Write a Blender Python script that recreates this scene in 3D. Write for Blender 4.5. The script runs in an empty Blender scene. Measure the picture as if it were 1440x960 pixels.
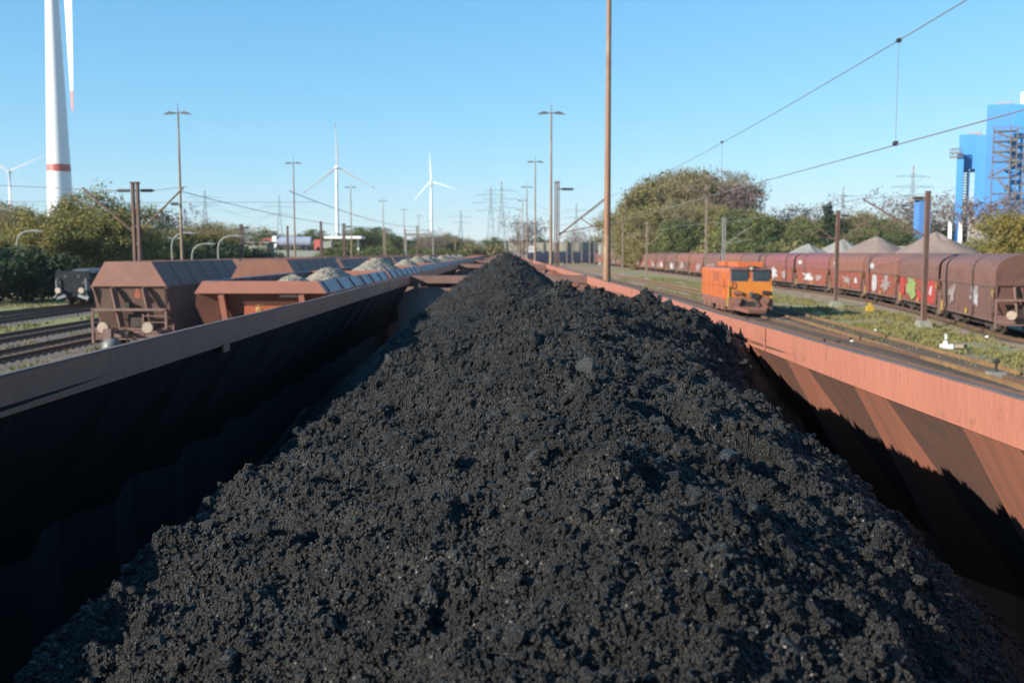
import bpy, math, random
import numpy as np
from mathutils import Vector, Matrix
R = math.radians
random.seed(7)
SC = bpy.context.scene
COL = SC.collection

# ------------------------------------------------------------------ camera, light, exposure
CAMZ = 4.2
HAZE = 0.00011
cd = bpy.data.cameras.new('camera'); cam = bpy.data.objects.new('camera', cd); COL.objects.link(cam)
SC.camera = cam
cam.location = (0, 0, CAMZ)
cam.rotation_euler = (R(90 - 5.1), 0, R(-0.37))
cd.sensor_width = 36; cd.lens = 35.0; cd.clip_start = 0.05; cd.clip_end = 9000
cd.dof.use_dof = True; cd.dof.focus_distance = 2.9; cd.dof.aperture_fstop = 5.8

SUN_TRAVEL = Vector((1, 0.60, -0.43)).normalized()
to_sun = -SUN_TRAVEL
SUN_EL = math.asin(to_sun.z)
SUN_AZ = math.atan2(to_sun.x, to_sun.y)           # clockwise from +Y
w = bpy.data.worlds.new('World'); SC.world = w; w.use_nodes = True
nt = w.node_tree; bg = nt.nodes['Background']
sky = nt.nodes.new('ShaderNodeTexSky'); sky.sky_type = 'NISHITA'; sky.sun_disc = False
sky.sun_elevation = SUN_EL; sky.sun_rotation = SUN_AZ
sky.altitude = 0; sky.air_density = 1.0; sky.dust_density = 0.0; sky.ozone_density = 5.2
sep = nt.nodes.new('ShaderNodeSeparateColor'); comb = nt.nodes.new('ShaderNodeCombineColor'); nt.links.new(sky.outputs[0], sep.inputs[0])
for ch, (gain, pw_) in enumerate(((0.53, 1.0), (0.99, .66), (1.43, .5))):      # clear, evenly bright autumn sky
    p_ = nt.nodes.new('ShaderNodeMath'); p_.operation = 'POWER'; p_.inputs[1].default_value = pw_
    g_ = nt.nodes.new('ShaderNodeMath'); g_.operation = 'MULTIPLY'; g_.inputs[1].default_value = gain
    nt.links.new(sep.outputs[ch], p_.inputs[0]); nt.links.new(p_.outputs[0], g_.inputs[0]); nt.links.new(g_.outputs[0], comb.inputs[ch])
nt.links.new(comb.outputs[0], bg.inputs[0]); bg.inputs[1].default_value = 0.15
sd = bpy.data.lights.new('sun', 'SUN'); sun = bpy.data.objects.new('sun', sd); COL.objects.link(sun)
sd.energy = 5.0; sd.angle = R(0.53); sd.color = (1.0, 0.93, 0.82)
sun.rotation_euler = SUN_TRAVEL.to_track_quat('-Z', 'Y').to_euler(); sun.location = (-40, -30, 40)
SC.view_settings.view_transform = 'Standard'; SC.view_settings.look = 'None'
SC.view_settings.exposure = 1.0; SC.view_settings.gamma = 1; SC.view_settings.use_curve_mapping = False

CR = cam.rotation_euler.to_matrix()
def at(px, py, d):
    """world point on the ray through photo pixel (px,py) at distance Y = d"""
    v = CR @ Vector(((px - 720) / 1400, (480 - py) / 1400, -1))
    s = d / v.y
    return Vector((v.x * s, d, CAMZ + v.z * s))
def gx(px, d): return at(px, 355, d).x
def hz(py, d): return at(711, py, d).z

# ------------------------------------------------------------------ materials
def _n(nt, t, **k):
    n = nt.nodes.new(t)
    for a, b in k.items(): setattr(n, a, b)
    return n
def mat(name, c1, c2=None, scale=4.0, rough=0.6, metallic=0.0, bump=0.0, stretch=(1, 1, 1), c3=None, s3=1.0,
        t3=0.55, detail=6.0, emis=None, world=False, bscale=None, lo=0.35, hi=0.65, transl=0.0, spec=0.5, w3=0.12):
    q_ = 0.9 if ('white' in name or 'leaf' in name) else 0.68
    c1, c2, c3 = [None if c is None else tuple(t * q_ for t in c) for c in (c1, c2, c3)]
    m = bpy.data.materials.new(name); m.use_nodes = True
    nt = m.node_tree; b = nt.nodes['Principled BSDF']; L = nt.links.new
    b.inputs['Roughness'].default_value = rough; b.inputs['Metallic'].default_value = metallic
    b.inputs['Specular IOR Level'].default_value = spec
    b.inputs['Base Color'].default_value = (*c1, 1)
    if c2 is None and not bump: return m
    if world:
        g = _n(nt, 'ShaderNodeNewGeometry'); src = g.outputs['Position']
    else:
        tc = _n(nt, 'ShaderNodeTexCoord'); oi = _n(nt, 'ShaderNodeObjectInfo')
        ad = _n(nt, 'ShaderNodeVectorMath', operation='ADD'); mu = _n(nt, 'ShaderNodeMath', operation='MULTIPLY')
        mu.inputs[1].default_value = 53.0
        L(oi.outputs['Random'], mu.inputs[0]); L(tc.outputs['Object'], ad.inputs[0]); L(mu.outputs[0], ad.inputs[1])
        src = ad.outputs[0]
    mp = _n(nt, 'ShaderNodeMapping'); mp.inputs['Scale'].default_value = stretch; L(src, mp.inputs[0])
    if c2 is not None:
        no = _n(nt, 'ShaderNodeTexNoise'); no.inputs['Scale'].default_value = scale
        no.inputs['Detail'].default_value = detail; no.inputs['Roughness'].default_value = 0.62
        L(mp.outputs[0], no.inputs['Vector'])
        cr = _n(nt, 'ShaderNodeValToRGB'); cr.color_ramp.elements[0].position = lo; cr.color_ramp.elements[1].position = hi
        cr.color_ramp.elements[0].color = (*c1, 1); cr.color_ramp.elements[1].color = (*c2, 1)
        L(no.outputs['Fac'], cr.inputs[0]); outc = cr.outputs[0]
        if c3 is not None:
            n3 = _n(nt, 'ShaderNodeTexNoise'); n3.inputs['Scale'].default_value = s3; n3.inputs['Detail'].default_value = 8
            n3.inputs['Roughness'].default_value = 0.7
            L(src, n3.inputs['Vector'])
            r3 = _n(nt, 'ShaderNodeValToRGB'); r3.color_ramp.elements[0].position = t3; r3.color_ramp.elements[1].position = t3 + w3
            mx = _n(nt, 'ShaderNodeMix', data_type='RGBA'); L(n3.outputs['Fac'], r3.inputs[0]); L(r3.outputs[0], mx.inputs['Factor'])
            L(outc, mx.inputs['A']); mx.inputs['B'].default_value = (*c3, 1); outc = mx.outputs['Result']
        L(outc, b.inputs['Base Color'])
    if bump:
        nb = _n(nt, 'ShaderNodeTexNoise'); nb.inputs['Scale'].default_value = bscale or scale * 6; nb.inputs['Detail'].default_value = 5
        L(mp.outputs[0], nb.inputs['Vector'])
        bp = _n(nt, 'ShaderNodeBump'); bp.inputs['Strength'].default_value = bump; bp.inputs['Distance'].default_value = 0.02
        L(nb.outputs['Fac'], bp.inputs['Height']); L(bp.outputs[0], b.inputs['Normal'])
    if transl:
        tr = _n(nt, 'ShaderNodeBsdfTranslucent'); ms = _n(nt, 'ShaderNodeMixShader'); ms.inputs[0].default_value = transl
        o = [x for x in nt.nodes if x.type == 'OUTPUT_MATERIAL'][0]
        if c2 is not None: L(outc, tr.inputs['Color'])
        L(b.outputs[0], ms.inputs[1]); L(tr.outputs[0], ms.inputs[2]); L(ms.outputs[0], o.inputs['Surface'])
    return m

M = {}
M['rim'] = mat('rim_paint', (0.50, 0.19, 0.125), (0.445, 0.168, 0.112), 1.3, 0.6, stretch=(1, 1.6, .7), c3=(0.25, 0.11, 0.08), s3=9, t3=0.59, bump=0.3, bscale=18)
M['rim_top'] = mat('rim_top_worn', (0.13, 0.11, 0.11), (0.22, 0.13, 0.11), 6, 0.7, bump=0.3)
M['wall_in'] = mat('wall_inside_scoured', (0.26, 0.11, 0.075), (0.155, 0.092, 0.072), 1.0, 0.55, stretch=(2, 16, 0.6), c3=(0.12, 0.09, 0.075), s3=1.3, t3=0.46, w3=0.2, bump=0.25, bscale=60)
M['wall_face'] = mat('wall_face_sunlit', (0.38, 0.145, 0.09), (0.27, 0.12, 0.085), 1.5, 0.55, stretch=(2, 12, 0.6), c3=(0.18, 0.10, 0.08), s3=3, t3=0.6, w3=0.2, bump=0.2, bscale=50)  # sun on the oblique rib faces painted in as a lighter wall colour
M['wall_shade'] = mat('wall_coal_shade', (0.013, 0.012, 0.012), (0.026, 0.021, 0.020), 1.3, 0.7, stretch=(7, 7, 0.7))  # left wall: its shade painted into the near-black, on top of coal dust
M['end_in'] = mat('end_wall_inside', (0.20, 0.125, 0.10), (0.27, 0.15, 0.115), 3, 0.6, c3=(0.12, 0.09, 0.08), s3=4, t3=0.55)
M['wagon_out'] = mat('wagon_red_brown', (0.15, 0.062, 0.046), (0.21, 0.08, 0.056), 1.2, 0.6, stretch=(2, 2, 0.5), c3=(0.09, 0.055, 0.045), s3=2, t3=0.57)
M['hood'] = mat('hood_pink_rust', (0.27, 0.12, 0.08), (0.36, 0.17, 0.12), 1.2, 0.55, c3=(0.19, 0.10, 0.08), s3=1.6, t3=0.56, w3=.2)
M['hood_rust'] = mat('hood_orange_rust', (0.30, 0.12, 0.07), (0.22, 0.10, 0.07), 1.8, 0.6, c3=(0.35, 0.13, 0.07), s3=2.6, t3=0.55)
M['body_end'] = mat('body_end_brown', (0.17, 0.10, 0.08), (0.22, 0.13, 0.10), 2, 0.65, stretch=(2, 2, .6), c3=(0.11, 0.07, 0.06), s3=3, t3=0.57)
M['salmon'] = mat('salmon_paint', (0.44, 0.17, 0.11), (0.36, 0.145, 0.10), 2, 0.55, c3=(0.25, 0.12, 0.09), s3=5, t3=0.6)
M['band'] = mat('sloped_band_worn', (0.30, 0.14, 0.15), (0.36, 0.36, 0.42), 1.0, 0.45, stretch=(0.1, 1.3, 0.1), lo=.42, hi=.58, c3=(0.25, 0.13, 0.12), s3=4, t3=0.62)
M['orange_panel'] = mat('orange_red_panel', (0.50, 0.10, 0.03), (0.35, 0.09, 0.04), 4, 0.5)
M['undercarriage'] = mat('underframe_dark', (0.045, 0.035, 0.03), (0.08, 0.055, 0.045), 4, 0.8)
M['frame_pink'] = mat('frame_dusty', (0.26, 0.15, 0.12), (0.19, 0.10, 0.08), 4, 0.7)
M['buffer'] = mat('buffer_pale', (0.62, 0.50, 0.38), (0.45, 0.33, 0.25), 6, 0.5)
M['buffer_grey'] = mat('buffer_grey', (0.20, 0.22, 0.21), (0.12, 0.12, 0.12), 6, 0.5)
M['wheel'] = mat('wheel_steel', (0.07, 0.05, 0.04), (0.13, 0.09, 0.07), 5, 0.6, metallic=0.3)
M['gravel'] = mat('gravel_load', (0.25, 0.21, 0.155), (0.43, 0.37, 0.28), 9, 0.9, bump=0.8, bscale=16)
M['gondola'] = mat('gondola_black', (0.016, 0.020, 0.025), (0.035, 0.04, 0.047), 3, 0.85, spec=.15)
M['gondola_side'] = mat('gondola_side', (0.10, 0.055, 0.05), (0.06, 0.04, 0.045), 3, 0.7)
M['pipe_grey'] = mat('pipe_grey', (0.30, 0.32, 0.34), (0.20, 0.22, 0.24), 5, 0.5)
M['loco'] = mat('loco_orange', (0.66, 0.165, 0.035), (0.58, 0.14, 0.04), 2.5, 0.5, c3=(0.36, 0.12, 0.06), s3=3, t3=0.6)
M['loco_yellow'] = mat('loco_faded_orange', (0.72, 0.25, 0.03), (0.68, 0.20, 0.035), 2, 0.45, c3=(0.5, 0.14, 0.05), s3=3, t3=0.6)
M['loco_low'] = mat('loco_frame_dusty', (0.33, 0.13, 0.09), (0.22, 0.11, 0.085), 4, 0.7)
M['loco_roof'] = mat('loco_roof', (0.30, 0.17, 0.19), (0.22, 0.12, 0.11), 4, 0.6)
M['glass'] = mat('cab_glass', (0.03, 0.045, 0.06), (0.05, 0.07, 0.09), 3, 0.08)
M['black'] = mat('black_paint', (0.02, 0.02, 0.02), (0.04, 0.035, 0.03), 5, 0.6)
M['white'] = mat('white_paint', (0.78, 0.77, 0.74), (0.68, 0.67, 0.64), 4, 0.5)
M['turbine'] = mat('turbine_white', (0.78, 0.79, 0.80), (0.74, 0.75, 0.76), .05, 0.4)
M['turbine_red'] = mat('turbine_red', (0.65, 0.14, 0.10), (0.6, 0.13, 0.1), .1, 0.45)
M['mast_lamp'] = mat('mast_rust_grey', (0.32, 0.22, 0.15), (0.24, 0.14, 0.09), 1.5, 0.65, stretch=(1, 1, .3), c3=(0.36, 0.30, 0.22), s3=.6, t3=0.5)
M['mast_big'] = mat('mast_rust', (0.36, 0.20, 0.11), (0.26, 0.11, 0.06), 1.5, 0.65, stretch=(1, 1, .3), c3=(0.42, 0.33, 0.20), s3=.35, t3=0.55)
M['lamp_head'] = mat('lamp_head', (0.13, 0.11, 0.11), (0.18, 0.12, 0.10), 4, 0.6)
M['mast_cat'] = mat('catenary_mast_brown', (0.16, 0.085, 0.065), (0.22, 0.13, 0.10), 2, 0.7, stretch=(1, 1, .3))
M['mast_grey'] = mat('catenary_mast_grey', (0.33, 0.33, 0.31), (0.25, 0.24, 0.22), 2, 0.6)
M['mast_beige'] = mat('catenary_mast_beige', (0.40, 0.31, 0.22), (0.30, 0.22, 0.16), 2, 0.6)
M['insul'] = mat('insulator_brown', (0.06, 0.045, 0.05), (0.04, 0.03, 0.03), 4, 0.4)
M['wire'] = mat('wire_copper_grey', (0.20, 0.20, 0.22), (0.25, 0.24, 0.25), 4, 0.6)
M['concrete'] = mat('concrete', (0.30, 0.30, 0.24), (0.22, 0.22, 0.18), 3, 0.85, bump=.2)
M['wallbeige'] = mat('barrier_beige', (0.45, 0.40, 0.30), (0.36, 0.32, 0.24), .3, 0.85)
M['pylon'] = mat('pylon_steel', (0.36, 0.46, 0.50), (0.30, 0.40, 0.44), .1, 0.6)
M['blue'] = mat('plant_blue', (0.035, 0.27, 0.68), (0.055, 0.31, 0.74), .12, 0.5, stretch=(1, 1, .4))
M['blue2'] = mat('plant_blue_pale', (0.10, 0.27, 0.62), (0.12, 0.30, 0.66), .2, 0.5)
M['steel'] = mat('stair_steel', (0.15, 0.14, 0.13), (0.10, 0.09, 0.085), .5, 0.6)
M['roofgrey'] = mat('roof_grey', (0.40, 0.38, 0.33), (0.32, 0.30, 0.27), .5, 0.8)
M['dblue'] = mat('wagon_dark_blue', (0.008, 0.016, 0.05), (0.014, 0.025, 0.07), 1, 0.6)
M['heap_tan'] = mat('heap_tan', (0.34, 0.255, 0.21), (0.28, 0.20, 0.165), .4, 0.95, bump=.4)
M['heap_grey'] = mat('heap_grey', (0.36, 0.33, 0.29), (0.29, 0.27, 0.24), .4, 0.95, bump=.4)
M['rail'] = mat('rail_rust', (0.14, 0.075, 0.045), (0.20, 0.11, 0.07), 5, 0.6)
M['rail_y'] = mat('rail_ochre', (0.34, 0.20, 0.08), (0.22, 0.12, 0.06), 2, 0.6)
M['sleeper'] = mat('sleeper', (0.085, 0.06, 0.045), (0.13, 0.095, 0.07), 4, 0.9)
M['ballast'] = mat('ballast', (0.40, 0.29, 0.21), (0.25, 0.18, 0.135), 7, 0.95, bump=1.0, bscale=22, world=True, c3=(0.24, 0.22, 0.09), s3=.5, t3=0.56, w3=.1)
M['asphalt'] = mat('asphalt', (0.09, 0.095, 0.11), (0.07, 0.075, 0.085), 2, 0.9)
M['gwhite'] = mat('spray_white', (0.50, 0.50, 0.50), (0.36, 0.34, 0.35), 3, 0.6)
M['gpale'] = mat('spray_pale', (0.42, 0.36, 0.36), (0.30, 0.22, 0.2), 3, 0.6)
M['gred'] = mat('spray_red', (0.55, 0.05, 0.04), (0.42, 0.06, 0.05), 3, 0.6)
M['ggreen'] = mat('spray_green', (0.28, 0.40, 0.08), (0.35, 0.42, 0.2), 3, 0.6)
M['yellow'] = mat('yellow_paint', (0.62, 0.40, 0.03), (0.5, 0.33, 0.04), 4, 0.6)
M['ochre'] = mat('ochre_mark', (0.45, 0.24, 0.03), (0.3, 0.14, 0.03), 8, 0.6)
M['bark'] = mat('bark', (0.12, 0.09, 0.07), (0.17, 0.13, 0.10), 3, 0.9)

def leafmat(name, a, b, c, s=.25):
    g_ = 1.5 if 'dark' in name else 1.75
    a, b, c = [tuple(q * g_ for q in t) for t in (a, b, c)]
    return mat(name, a, b, s, 0.75, c3=c, s3=s * 1.9, t3=0.5, w3=.14, detail=4, transl=0.2, spec=.2, lo=.38, hi=.62)
LM = {
 'willow': leafmat('leaf_willow', (0.115, 0.105, 0.032), (0.16, 0.14, 0.045), (0.095, 0.085, 0.03)),
 'olive': leafmat('leaf_olive', (0.095, 0.088, 0.033), (0.15, 0.128, 0.05), (0.13, 0.098, 0.052)),
 'brown': leafmat('leaf_brown', (0.125, 0.106, 0.052), (0.155, 0.125, 0.065), (0.10, 0.09, 0.045)),
 'green': leafmat('leaf_green', (0.060, 0.072, 0.026), (0.10, 0.105, 0.036), (0.045, 0.055, 0.022)),
 'dark': leafmat('leaf_dark', (0.02, 0.035, 0.018), (0.035, 0.05, 0.022), (0.03, 0.045, 0.02)),
 'yellow': leafmat('leaf_yellow', (0.135, 0.11, 0.03), (0.10, 0.095, 0.028), (0.16, 0.11, 0.025)),
 'twig': leafmat('twig_brown', (0.12, 0.085, 0.075), (0.17, 0.125, 0.11), (0.10, 0.075, 0.065)),
}

def coal_material():
    m = bpy.data.materials.new('coal'); m.use_nodes = True
    nt = m.node_tree; b = nt.nodes['Principled BSDF']; L = nt.links.new
    g = _n(nt, 'ShaderNodeNewGeometry')
    n1 = _n(nt, 'ShaderNodeTexNoise'); n1.inputs['Scale'].default_value = 7; n1.inputs['Detail'].default_value = 9; n1.inputs['Roughness'].default_value = .7
    L(g.outputs['Position'], n1.inputs['Vector'])
    cr = _n(nt, 'ShaderNodeValToRGB'); e = cr.color_ramp.elements
    e[0].position = .36; e[0].color = (0.0105, 0.0094, 0.0082, 1); e[1].position = .66; e[1].color = (0.043, 0.039, 0.034, 1)
    L(n1.outputs['Fac'], cr.inputs[0])
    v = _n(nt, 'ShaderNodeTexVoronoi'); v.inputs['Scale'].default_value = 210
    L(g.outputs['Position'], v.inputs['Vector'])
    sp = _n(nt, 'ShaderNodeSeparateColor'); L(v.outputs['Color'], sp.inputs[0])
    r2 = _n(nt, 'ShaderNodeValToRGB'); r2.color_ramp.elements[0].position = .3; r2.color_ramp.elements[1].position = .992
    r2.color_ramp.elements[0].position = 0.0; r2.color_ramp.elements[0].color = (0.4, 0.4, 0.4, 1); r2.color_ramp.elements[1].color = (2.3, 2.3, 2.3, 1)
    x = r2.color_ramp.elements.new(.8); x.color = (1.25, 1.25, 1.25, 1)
    x = r2.color_ramp.elements.new(.995); x.color = (7, 7.2, 7.5, 1)  # rare bright cells: glints painted into the coal colour
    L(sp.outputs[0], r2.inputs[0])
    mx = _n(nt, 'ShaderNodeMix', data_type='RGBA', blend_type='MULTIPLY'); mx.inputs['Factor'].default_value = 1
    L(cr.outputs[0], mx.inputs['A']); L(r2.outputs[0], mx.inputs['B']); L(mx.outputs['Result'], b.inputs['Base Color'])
    r3 = _n(nt, 'ShaderNodeMapRange'); r3.inputs['To Min'].default_value = .36; r3.inputs['To Max'].default_value = .85
    L(sp.outputs[1], r3.inputs[0]); L(r3.outputs[0], b.inputs['Roughness'])
    n2 = _n(nt, 'ShaderNodeTexNoise'); n2.inputs['Scale'].default_value = 260; n2.inputs['Detail'].default_value = 4; n2.inputs['Roughness'].default_value = .7
    L(g.outputs['Position'], n2.inputs['Vector'])
    ad = _n(nt, 'ShaderNodeMath', operation='ADD'); L(n2.outputs['Fac'], ad.inputs[0]); L(v.outputs['Distance'], ad.inputs[1])
    bp = _n(nt, 'ShaderNodeBump'); bp.inputs['Strength'].default_value = 1.0; bp.inputs['Distance'].default_value = .009
    L(ad.outputs[0], bp.inputs['Height']); L(bp.outputs[0], b.inputs['Normal'])
    b.inputs['Specular IOR Level'].default_value = .42
    return m
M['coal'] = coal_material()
M['coal_lump'] = mat('coal_lump', (0.017, 0.017, 0.017), (0.034, 0.0335, 0.033), 40, 0.55, bump=.6, bscale=160)

# ------------------------------------------------------------------ helpers
class MB:
    def __init__(s): s.v = []; s.f = []
    def add(s, vs, fs):
        o = len(s.v); s.v += [tuple(p) for p in vs]; s.f += [tuple(i + o for i in f) for f in fs]; return s
    def box(s, c, d, rz=0.0, rx=0.0):
        x, y, z = d[0] / 2, d[1] / 2, d[2] / 2
        vs = [Vector((a * x, b * y, e * z)) for e in (-1, 1) for a, b in ((-1, -1), (1, -1), (1, 1), (-1, 1))]
        if rz or rx:
            m = Matrix.Rotation(rz, 3, 'Z') @ Matrix.Rotation(rx, 3, 'X'); vs = [m @ p for p in vs]
        vs = [p + Vector(c) for p in vs]
        return s.add(vs, [(3, 2, 1, 0), (4, 5, 6, 7), (0, 1, 5, 4), (1, 2, 6, 5), (2, 3, 7, 6), (3, 0, 4, 7)])
    def bar(s, p0, p1, w, h=None):
        """rectangular bar between two points"""
        p0 = Vector(p0); p1 = Vector(p1); h = h or w; d = (p1 - p0)
        if d.length < 1e-6: return s
        q = d.to_track_quat('Z', 'Y'); vs = []
        for p in (p0, p1):
            for a, b in ((-1, -1), (1, -1), (1, 1), (-1, 1)):
                vs.append(p + q @ Vector((a * w / 2, b * h / 2, 0)))
        return s.add(vs, [(3, 2, 1, 0), (4, 5, 6, 7), (0, 1, 5, 4), (1, 2, 6, 5), (2, 3, 7, 6), (3, 0, 4, 7)])
    def tube(s, p0, p1, r0, r1=None, n=8):
        p0 = Vector(p0); p1 = Vector(p1); r1 = r0 if r1 is None else r1
        q = (p1 - p0).to_track_quat('Z', 'Y'); vs = []
        for p, r in ((p0, r0), (p1, r1)):
            for k in range(n):
                a = 2 * math.pi * k / n; vs.append(p + q @ Vector((r * math.cos(a), r * math.sin(a), 0)))
        fs = [(k, (k + 1) % n, n + (k + 1) % n, n + k) for k in range(n)]
        return s.add(vs, fs + [tuple(range(n - 1, -1, -1)), tuple(range(n, 2 * n))])
    def path(s, pts, r, n=6):
        for a, b in zip(pts[:-1], pts[1:]): s.tube(a, b, r, r, n)
        return s
    def lathe(s, prof, n=24, c=(0, 0, 0)):
        vs = [(c[0] + r * math.cos(2 * math.pi * k / n), c[1] + r * math.sin(2 * math.pi * k / n), c[2] + z) for r, z in prof for k in range(n)]
        fs = [(i * n + k, i * n + (k + 1) % n, (i + 1) * n + (k + 1) % n, (i + 1) * n + k) for i in range(len(prof) - 1) for k in range(n)]
        fs += [tuple(range(n - 1, -1, -1)), tuple(range((len(prof) - 1) * n, len(prof) * n))]
        return s.add(vs, fs)
    def prism(s, prof, y0, y1):
        """closed XZ profile (counter-clockwise seen from -Y) run along Y"""
        n = len(prof); vs = [(x, y0, z) for x, z in prof] + [(x, y1, z) for x, z in prof]
        return s.add(vs, [tuple(range(n)), tuple(range(2 * n - 1, n - 1, -1))] + [((k + 1) % n, k, n + k, n + (k + 1) % n) for k in range(n)])
    def plate(s, pts, t):
        """planar polygon given thickness t along its normal"""
        p = [Vector(a) for a in pts]; nrm = (p[1] - p[0]).cross(p[2] - p[0]).normalized() * t; n = len(p)
        return s.add(p + [a + nrm for a in p], [tuple(range(n - 1, -1, -1)), tuple(range(n, 2 * n))] + [(k, (k + 1) % n, n + (k + 1) % n, n + k) for k in range(n)])
    def build(s, name, m, parent=None, smooth=False, bevel=0, label=None):
        me = bpy.data.meshes.new(name); me.from_pydata(s.v, [], s.f); me.update()
        me.materials.append(m)
        if smooth:
            me.polygons.foreach_set('use_smooth', [True] * len(me.polygons)); me.set_sharp_from_angle(angle=R(40))
        o = bpy.data.objects.new(name, me); COL.objects.link(o)
        if parent is not None: o.parent = parent
        if bevel:
            bm = o.modifiers.new('bevel', 'BEVEL'); bm.width = bevel; bm.segments = 2; bm.limit_method = 'ANGLE'
        if label: o['label'] = label
        return o
def npmesh(name, V, F, m, parent=None, smooth=False):
    me = bpy.data.meshes.new(name); V = np.asarray(V, np.float32); F = np.asarray(F, np.int32)
    k = F.shape[1]
    me.vertices.add(len(V)); me.vertices.foreach_set('co', V.ravel())
    me.loops.add(F.size); me.loops.foreach_set('vertex_index', F.ravel())
    me.polygons.add(len(F)); me.polygons.foreach_set('loop_start', np.arange(0, F.size, k, dtype=np.int32))
    me.update(calc_edges=True)
    me.polygons.foreach_set('use_smooth', np.full(len(F), smooth, bool))
    me.materials.append(m)
    o = bpy.data.objects.new(name, me); COL.objects.link(o)
    if parent is not None: o.parent = parent
    return o
def tag(o, label=None, cat=None, group=None, kind=None):
    if label: o['label'] = label
    if cat: o['category'] = cat
    if group: o['group'] = group
    if kind: o['kind'] = kind
    return o
def thing(name, label, cat, loc=(0, 0, 0), rz=0.0, group=None):
    o = bpy.data.objects.new(name, None); COL.objects.link(o); o.location = loc; o.rotation_euler = (0, 0, rz)
    o.empty_display_size = .2
    return tag(o, label, cat, group)
def copy_tree(o, parent=None, label=None, loc=None, rz=None):
    c = o.copy(); COL.objects.link(c)
    if parent is not None: c.parent = parent
    if label: c['label'] = label
    if loc is not None: c.location = loc
    if rz is not None: c.rotation_euler = (0, 0, rz)
    for ch in list(o.children): copy_tree(ch, c)
    return c
ORD = ['first', 'second', 'third', 'fourth', 'fifth', 'sixth', 'seventh', 'eighth', 'ninth', 'tenth', 'eleventh', 'twelfth', 'thirteenth',
       'fourteenth', 'fifteenth', 'sixteenth', 'seventeenth', 'eighteenth', 'nineteenth', 'twentieth', 'twenty-first', 'twenty-second',
       'twenty-third', 'twenty-fourth', 'twenty-fifth', 'twenty-sixth', 'twenty-seventh', 'twenty-eighth', 'twenty-ninth', 'thirtieth',
       'thirty-first', 'thirty-second', 'thirty-third', 'thirty-fourth', 'thirty-fifth', 'thirty-sixth', 'thirty-seventh', 'thirty-eighth']

# ---- numpy noise
def h2(ix, iy, s):
    n = (ix.astype(np.int64) * 374761393 + iy.astype(np.int64) * 668265263 + s * 1442695041) & 0x7fffffff
    n = ((n ^ (n >> 13)) * 1274126177) & 0x7fffffff
    return ((n ^ (n >> 16)) & 0xffffff) / float(0xffffff)
def vnoise(x, y, s=0):
    ix = np.floor(x); iy = np.floor(y); fx = x - ix; fy = y - iy
    fx = fx * fx * (3 - 2 * fx); fy = fy * fy * (3 - 2 * fy)
    a = h2(ix, iy, s); b = h2(ix + 1, iy, s); c = h2(ix, iy + 1, s); d = h2(ix + 1, iy + 1, s)
    return (a + (b - a) * fx) * (1 - fy) + (c + (d - c) * fx) * fy
def fbm(x, y, o=4, s=0, g=.5):
    r = 0; a = 1; t = 0
    for k in range(o):
        r = r + a * vnoise(x * 2 ** k, y * 2 ** k, s + k * 17); t += a; a *= g
    return r / t
def pebbles(x, y, s=0, dens=1.0):
    """union of tilted grains, one per unit cell; height in cell units"""
    ix = np.floor(x); iy = np.floor(y); best = np.zeros_like(x)
    for dx in (-1, 0, 1):
        for dy in (-1, 0, 1):
            cx = ix + dx; cy = iy + dy
            px = cx + .15 + .7 * h2(cx, cy, s + 1); py = cy + .15 + .7 * h2(cx, cy, s + 2)
            r = .30 + .42 * h2(cx, cy, s + 3) ** 2
            u = x - px; v = y - py; e = h2(cx, cy, s + 4) * 3.14
            uu = u * np.cos(e) + v * np.sin(e); vv = (v * np.cos(e) - u * np.sin(e)) * 1.35
            q = r * r - uu * uu - vv * vv
            hh = np.sqrt(np.maximum(q, 0)) * .9 + (q > 0) * (uu * (h2(cx, cy, s + 5) - .5) * .8 + vv * (h2(cx, cy, s + 6) - .5) * .8)
            hh = np.where(h2(cx, cy, s + 7) < dens, hh, 0)
            best = np.maximum(best, hh)
    return best

# ================================================================== SETTING: ground, tracks
def flat(name, x0, x1, y0, y1, z, m):
    mb = MB(); mb.add([(x0, y0, z), (x1, y0, z), (x1, y1, z), (x0, y1, z)], [(0, 1, 2, 3)])
    return tag(mb.build(name, m), kind='structure')
gm = mat('ground_mixed', (0.50, 0.37, 0.235), (0.24, 0.175, 0.115), 1.7, 0.95, stretch=(1, .3, 1), world=True, c3=(0.24, 0.25, 0.085), s3=.30, t3=0.50, w3=.08, bump=.9, bscale=9)
flat('ground', -4000, 4000, -60, 7000, 0, gm)
flat('road', -150, -52, 92, 101, .012, M['asphalt'])
grass_m = mat('verge_grass', (0.22, 0.25, 0.06), (0.38, 0.34, 0.12), 1.7, .95, world=True, c3=(0.40, 0.30, 0.19), s3=.45, t3=.49, bump=.8, bscale=12)
def strip(name, pts, wd, z, m):
    mb = MB()
    for (x, y) in pts: mb.v += [(x - wd / 2, y, z), (x + wd / 2, y, z)]
    mb.f = [(2 * i, 2 * i + 1, 2 * i + 3, 2 * i + 2) for i in range(len(pts) - 1)]
    return tag(mb.build(name, m), kind='structure')
strip('grass_verge', [(21.2, 22), (21.6, 60), (24.5, 80), (26.6, 110), (26.8, 260)], 3.2, .006, grass_m)
strip('grass_verge', [(12.6, 25), (12.6, 75), (12.7, 120), (12.6, 330)], 2.2, .006, grass_m)
strip('grass_verge', [(8.0, 20), (8, 330)], 1.5, .007, grass_m)
strip('grass_verge', [(-26.6, 10), (-26.6, 200)], 3.4, .006, mat('yellow_grass', (0.38, 0.33, 0.10), (0.22, 0.23, 0.07), 1.5, .95, world=True, bump=.8, bscale=12))
strip('grass_verge', [(-36.5, 10), (-36.5, 200)], 4.5, .006, grass_m)

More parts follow.
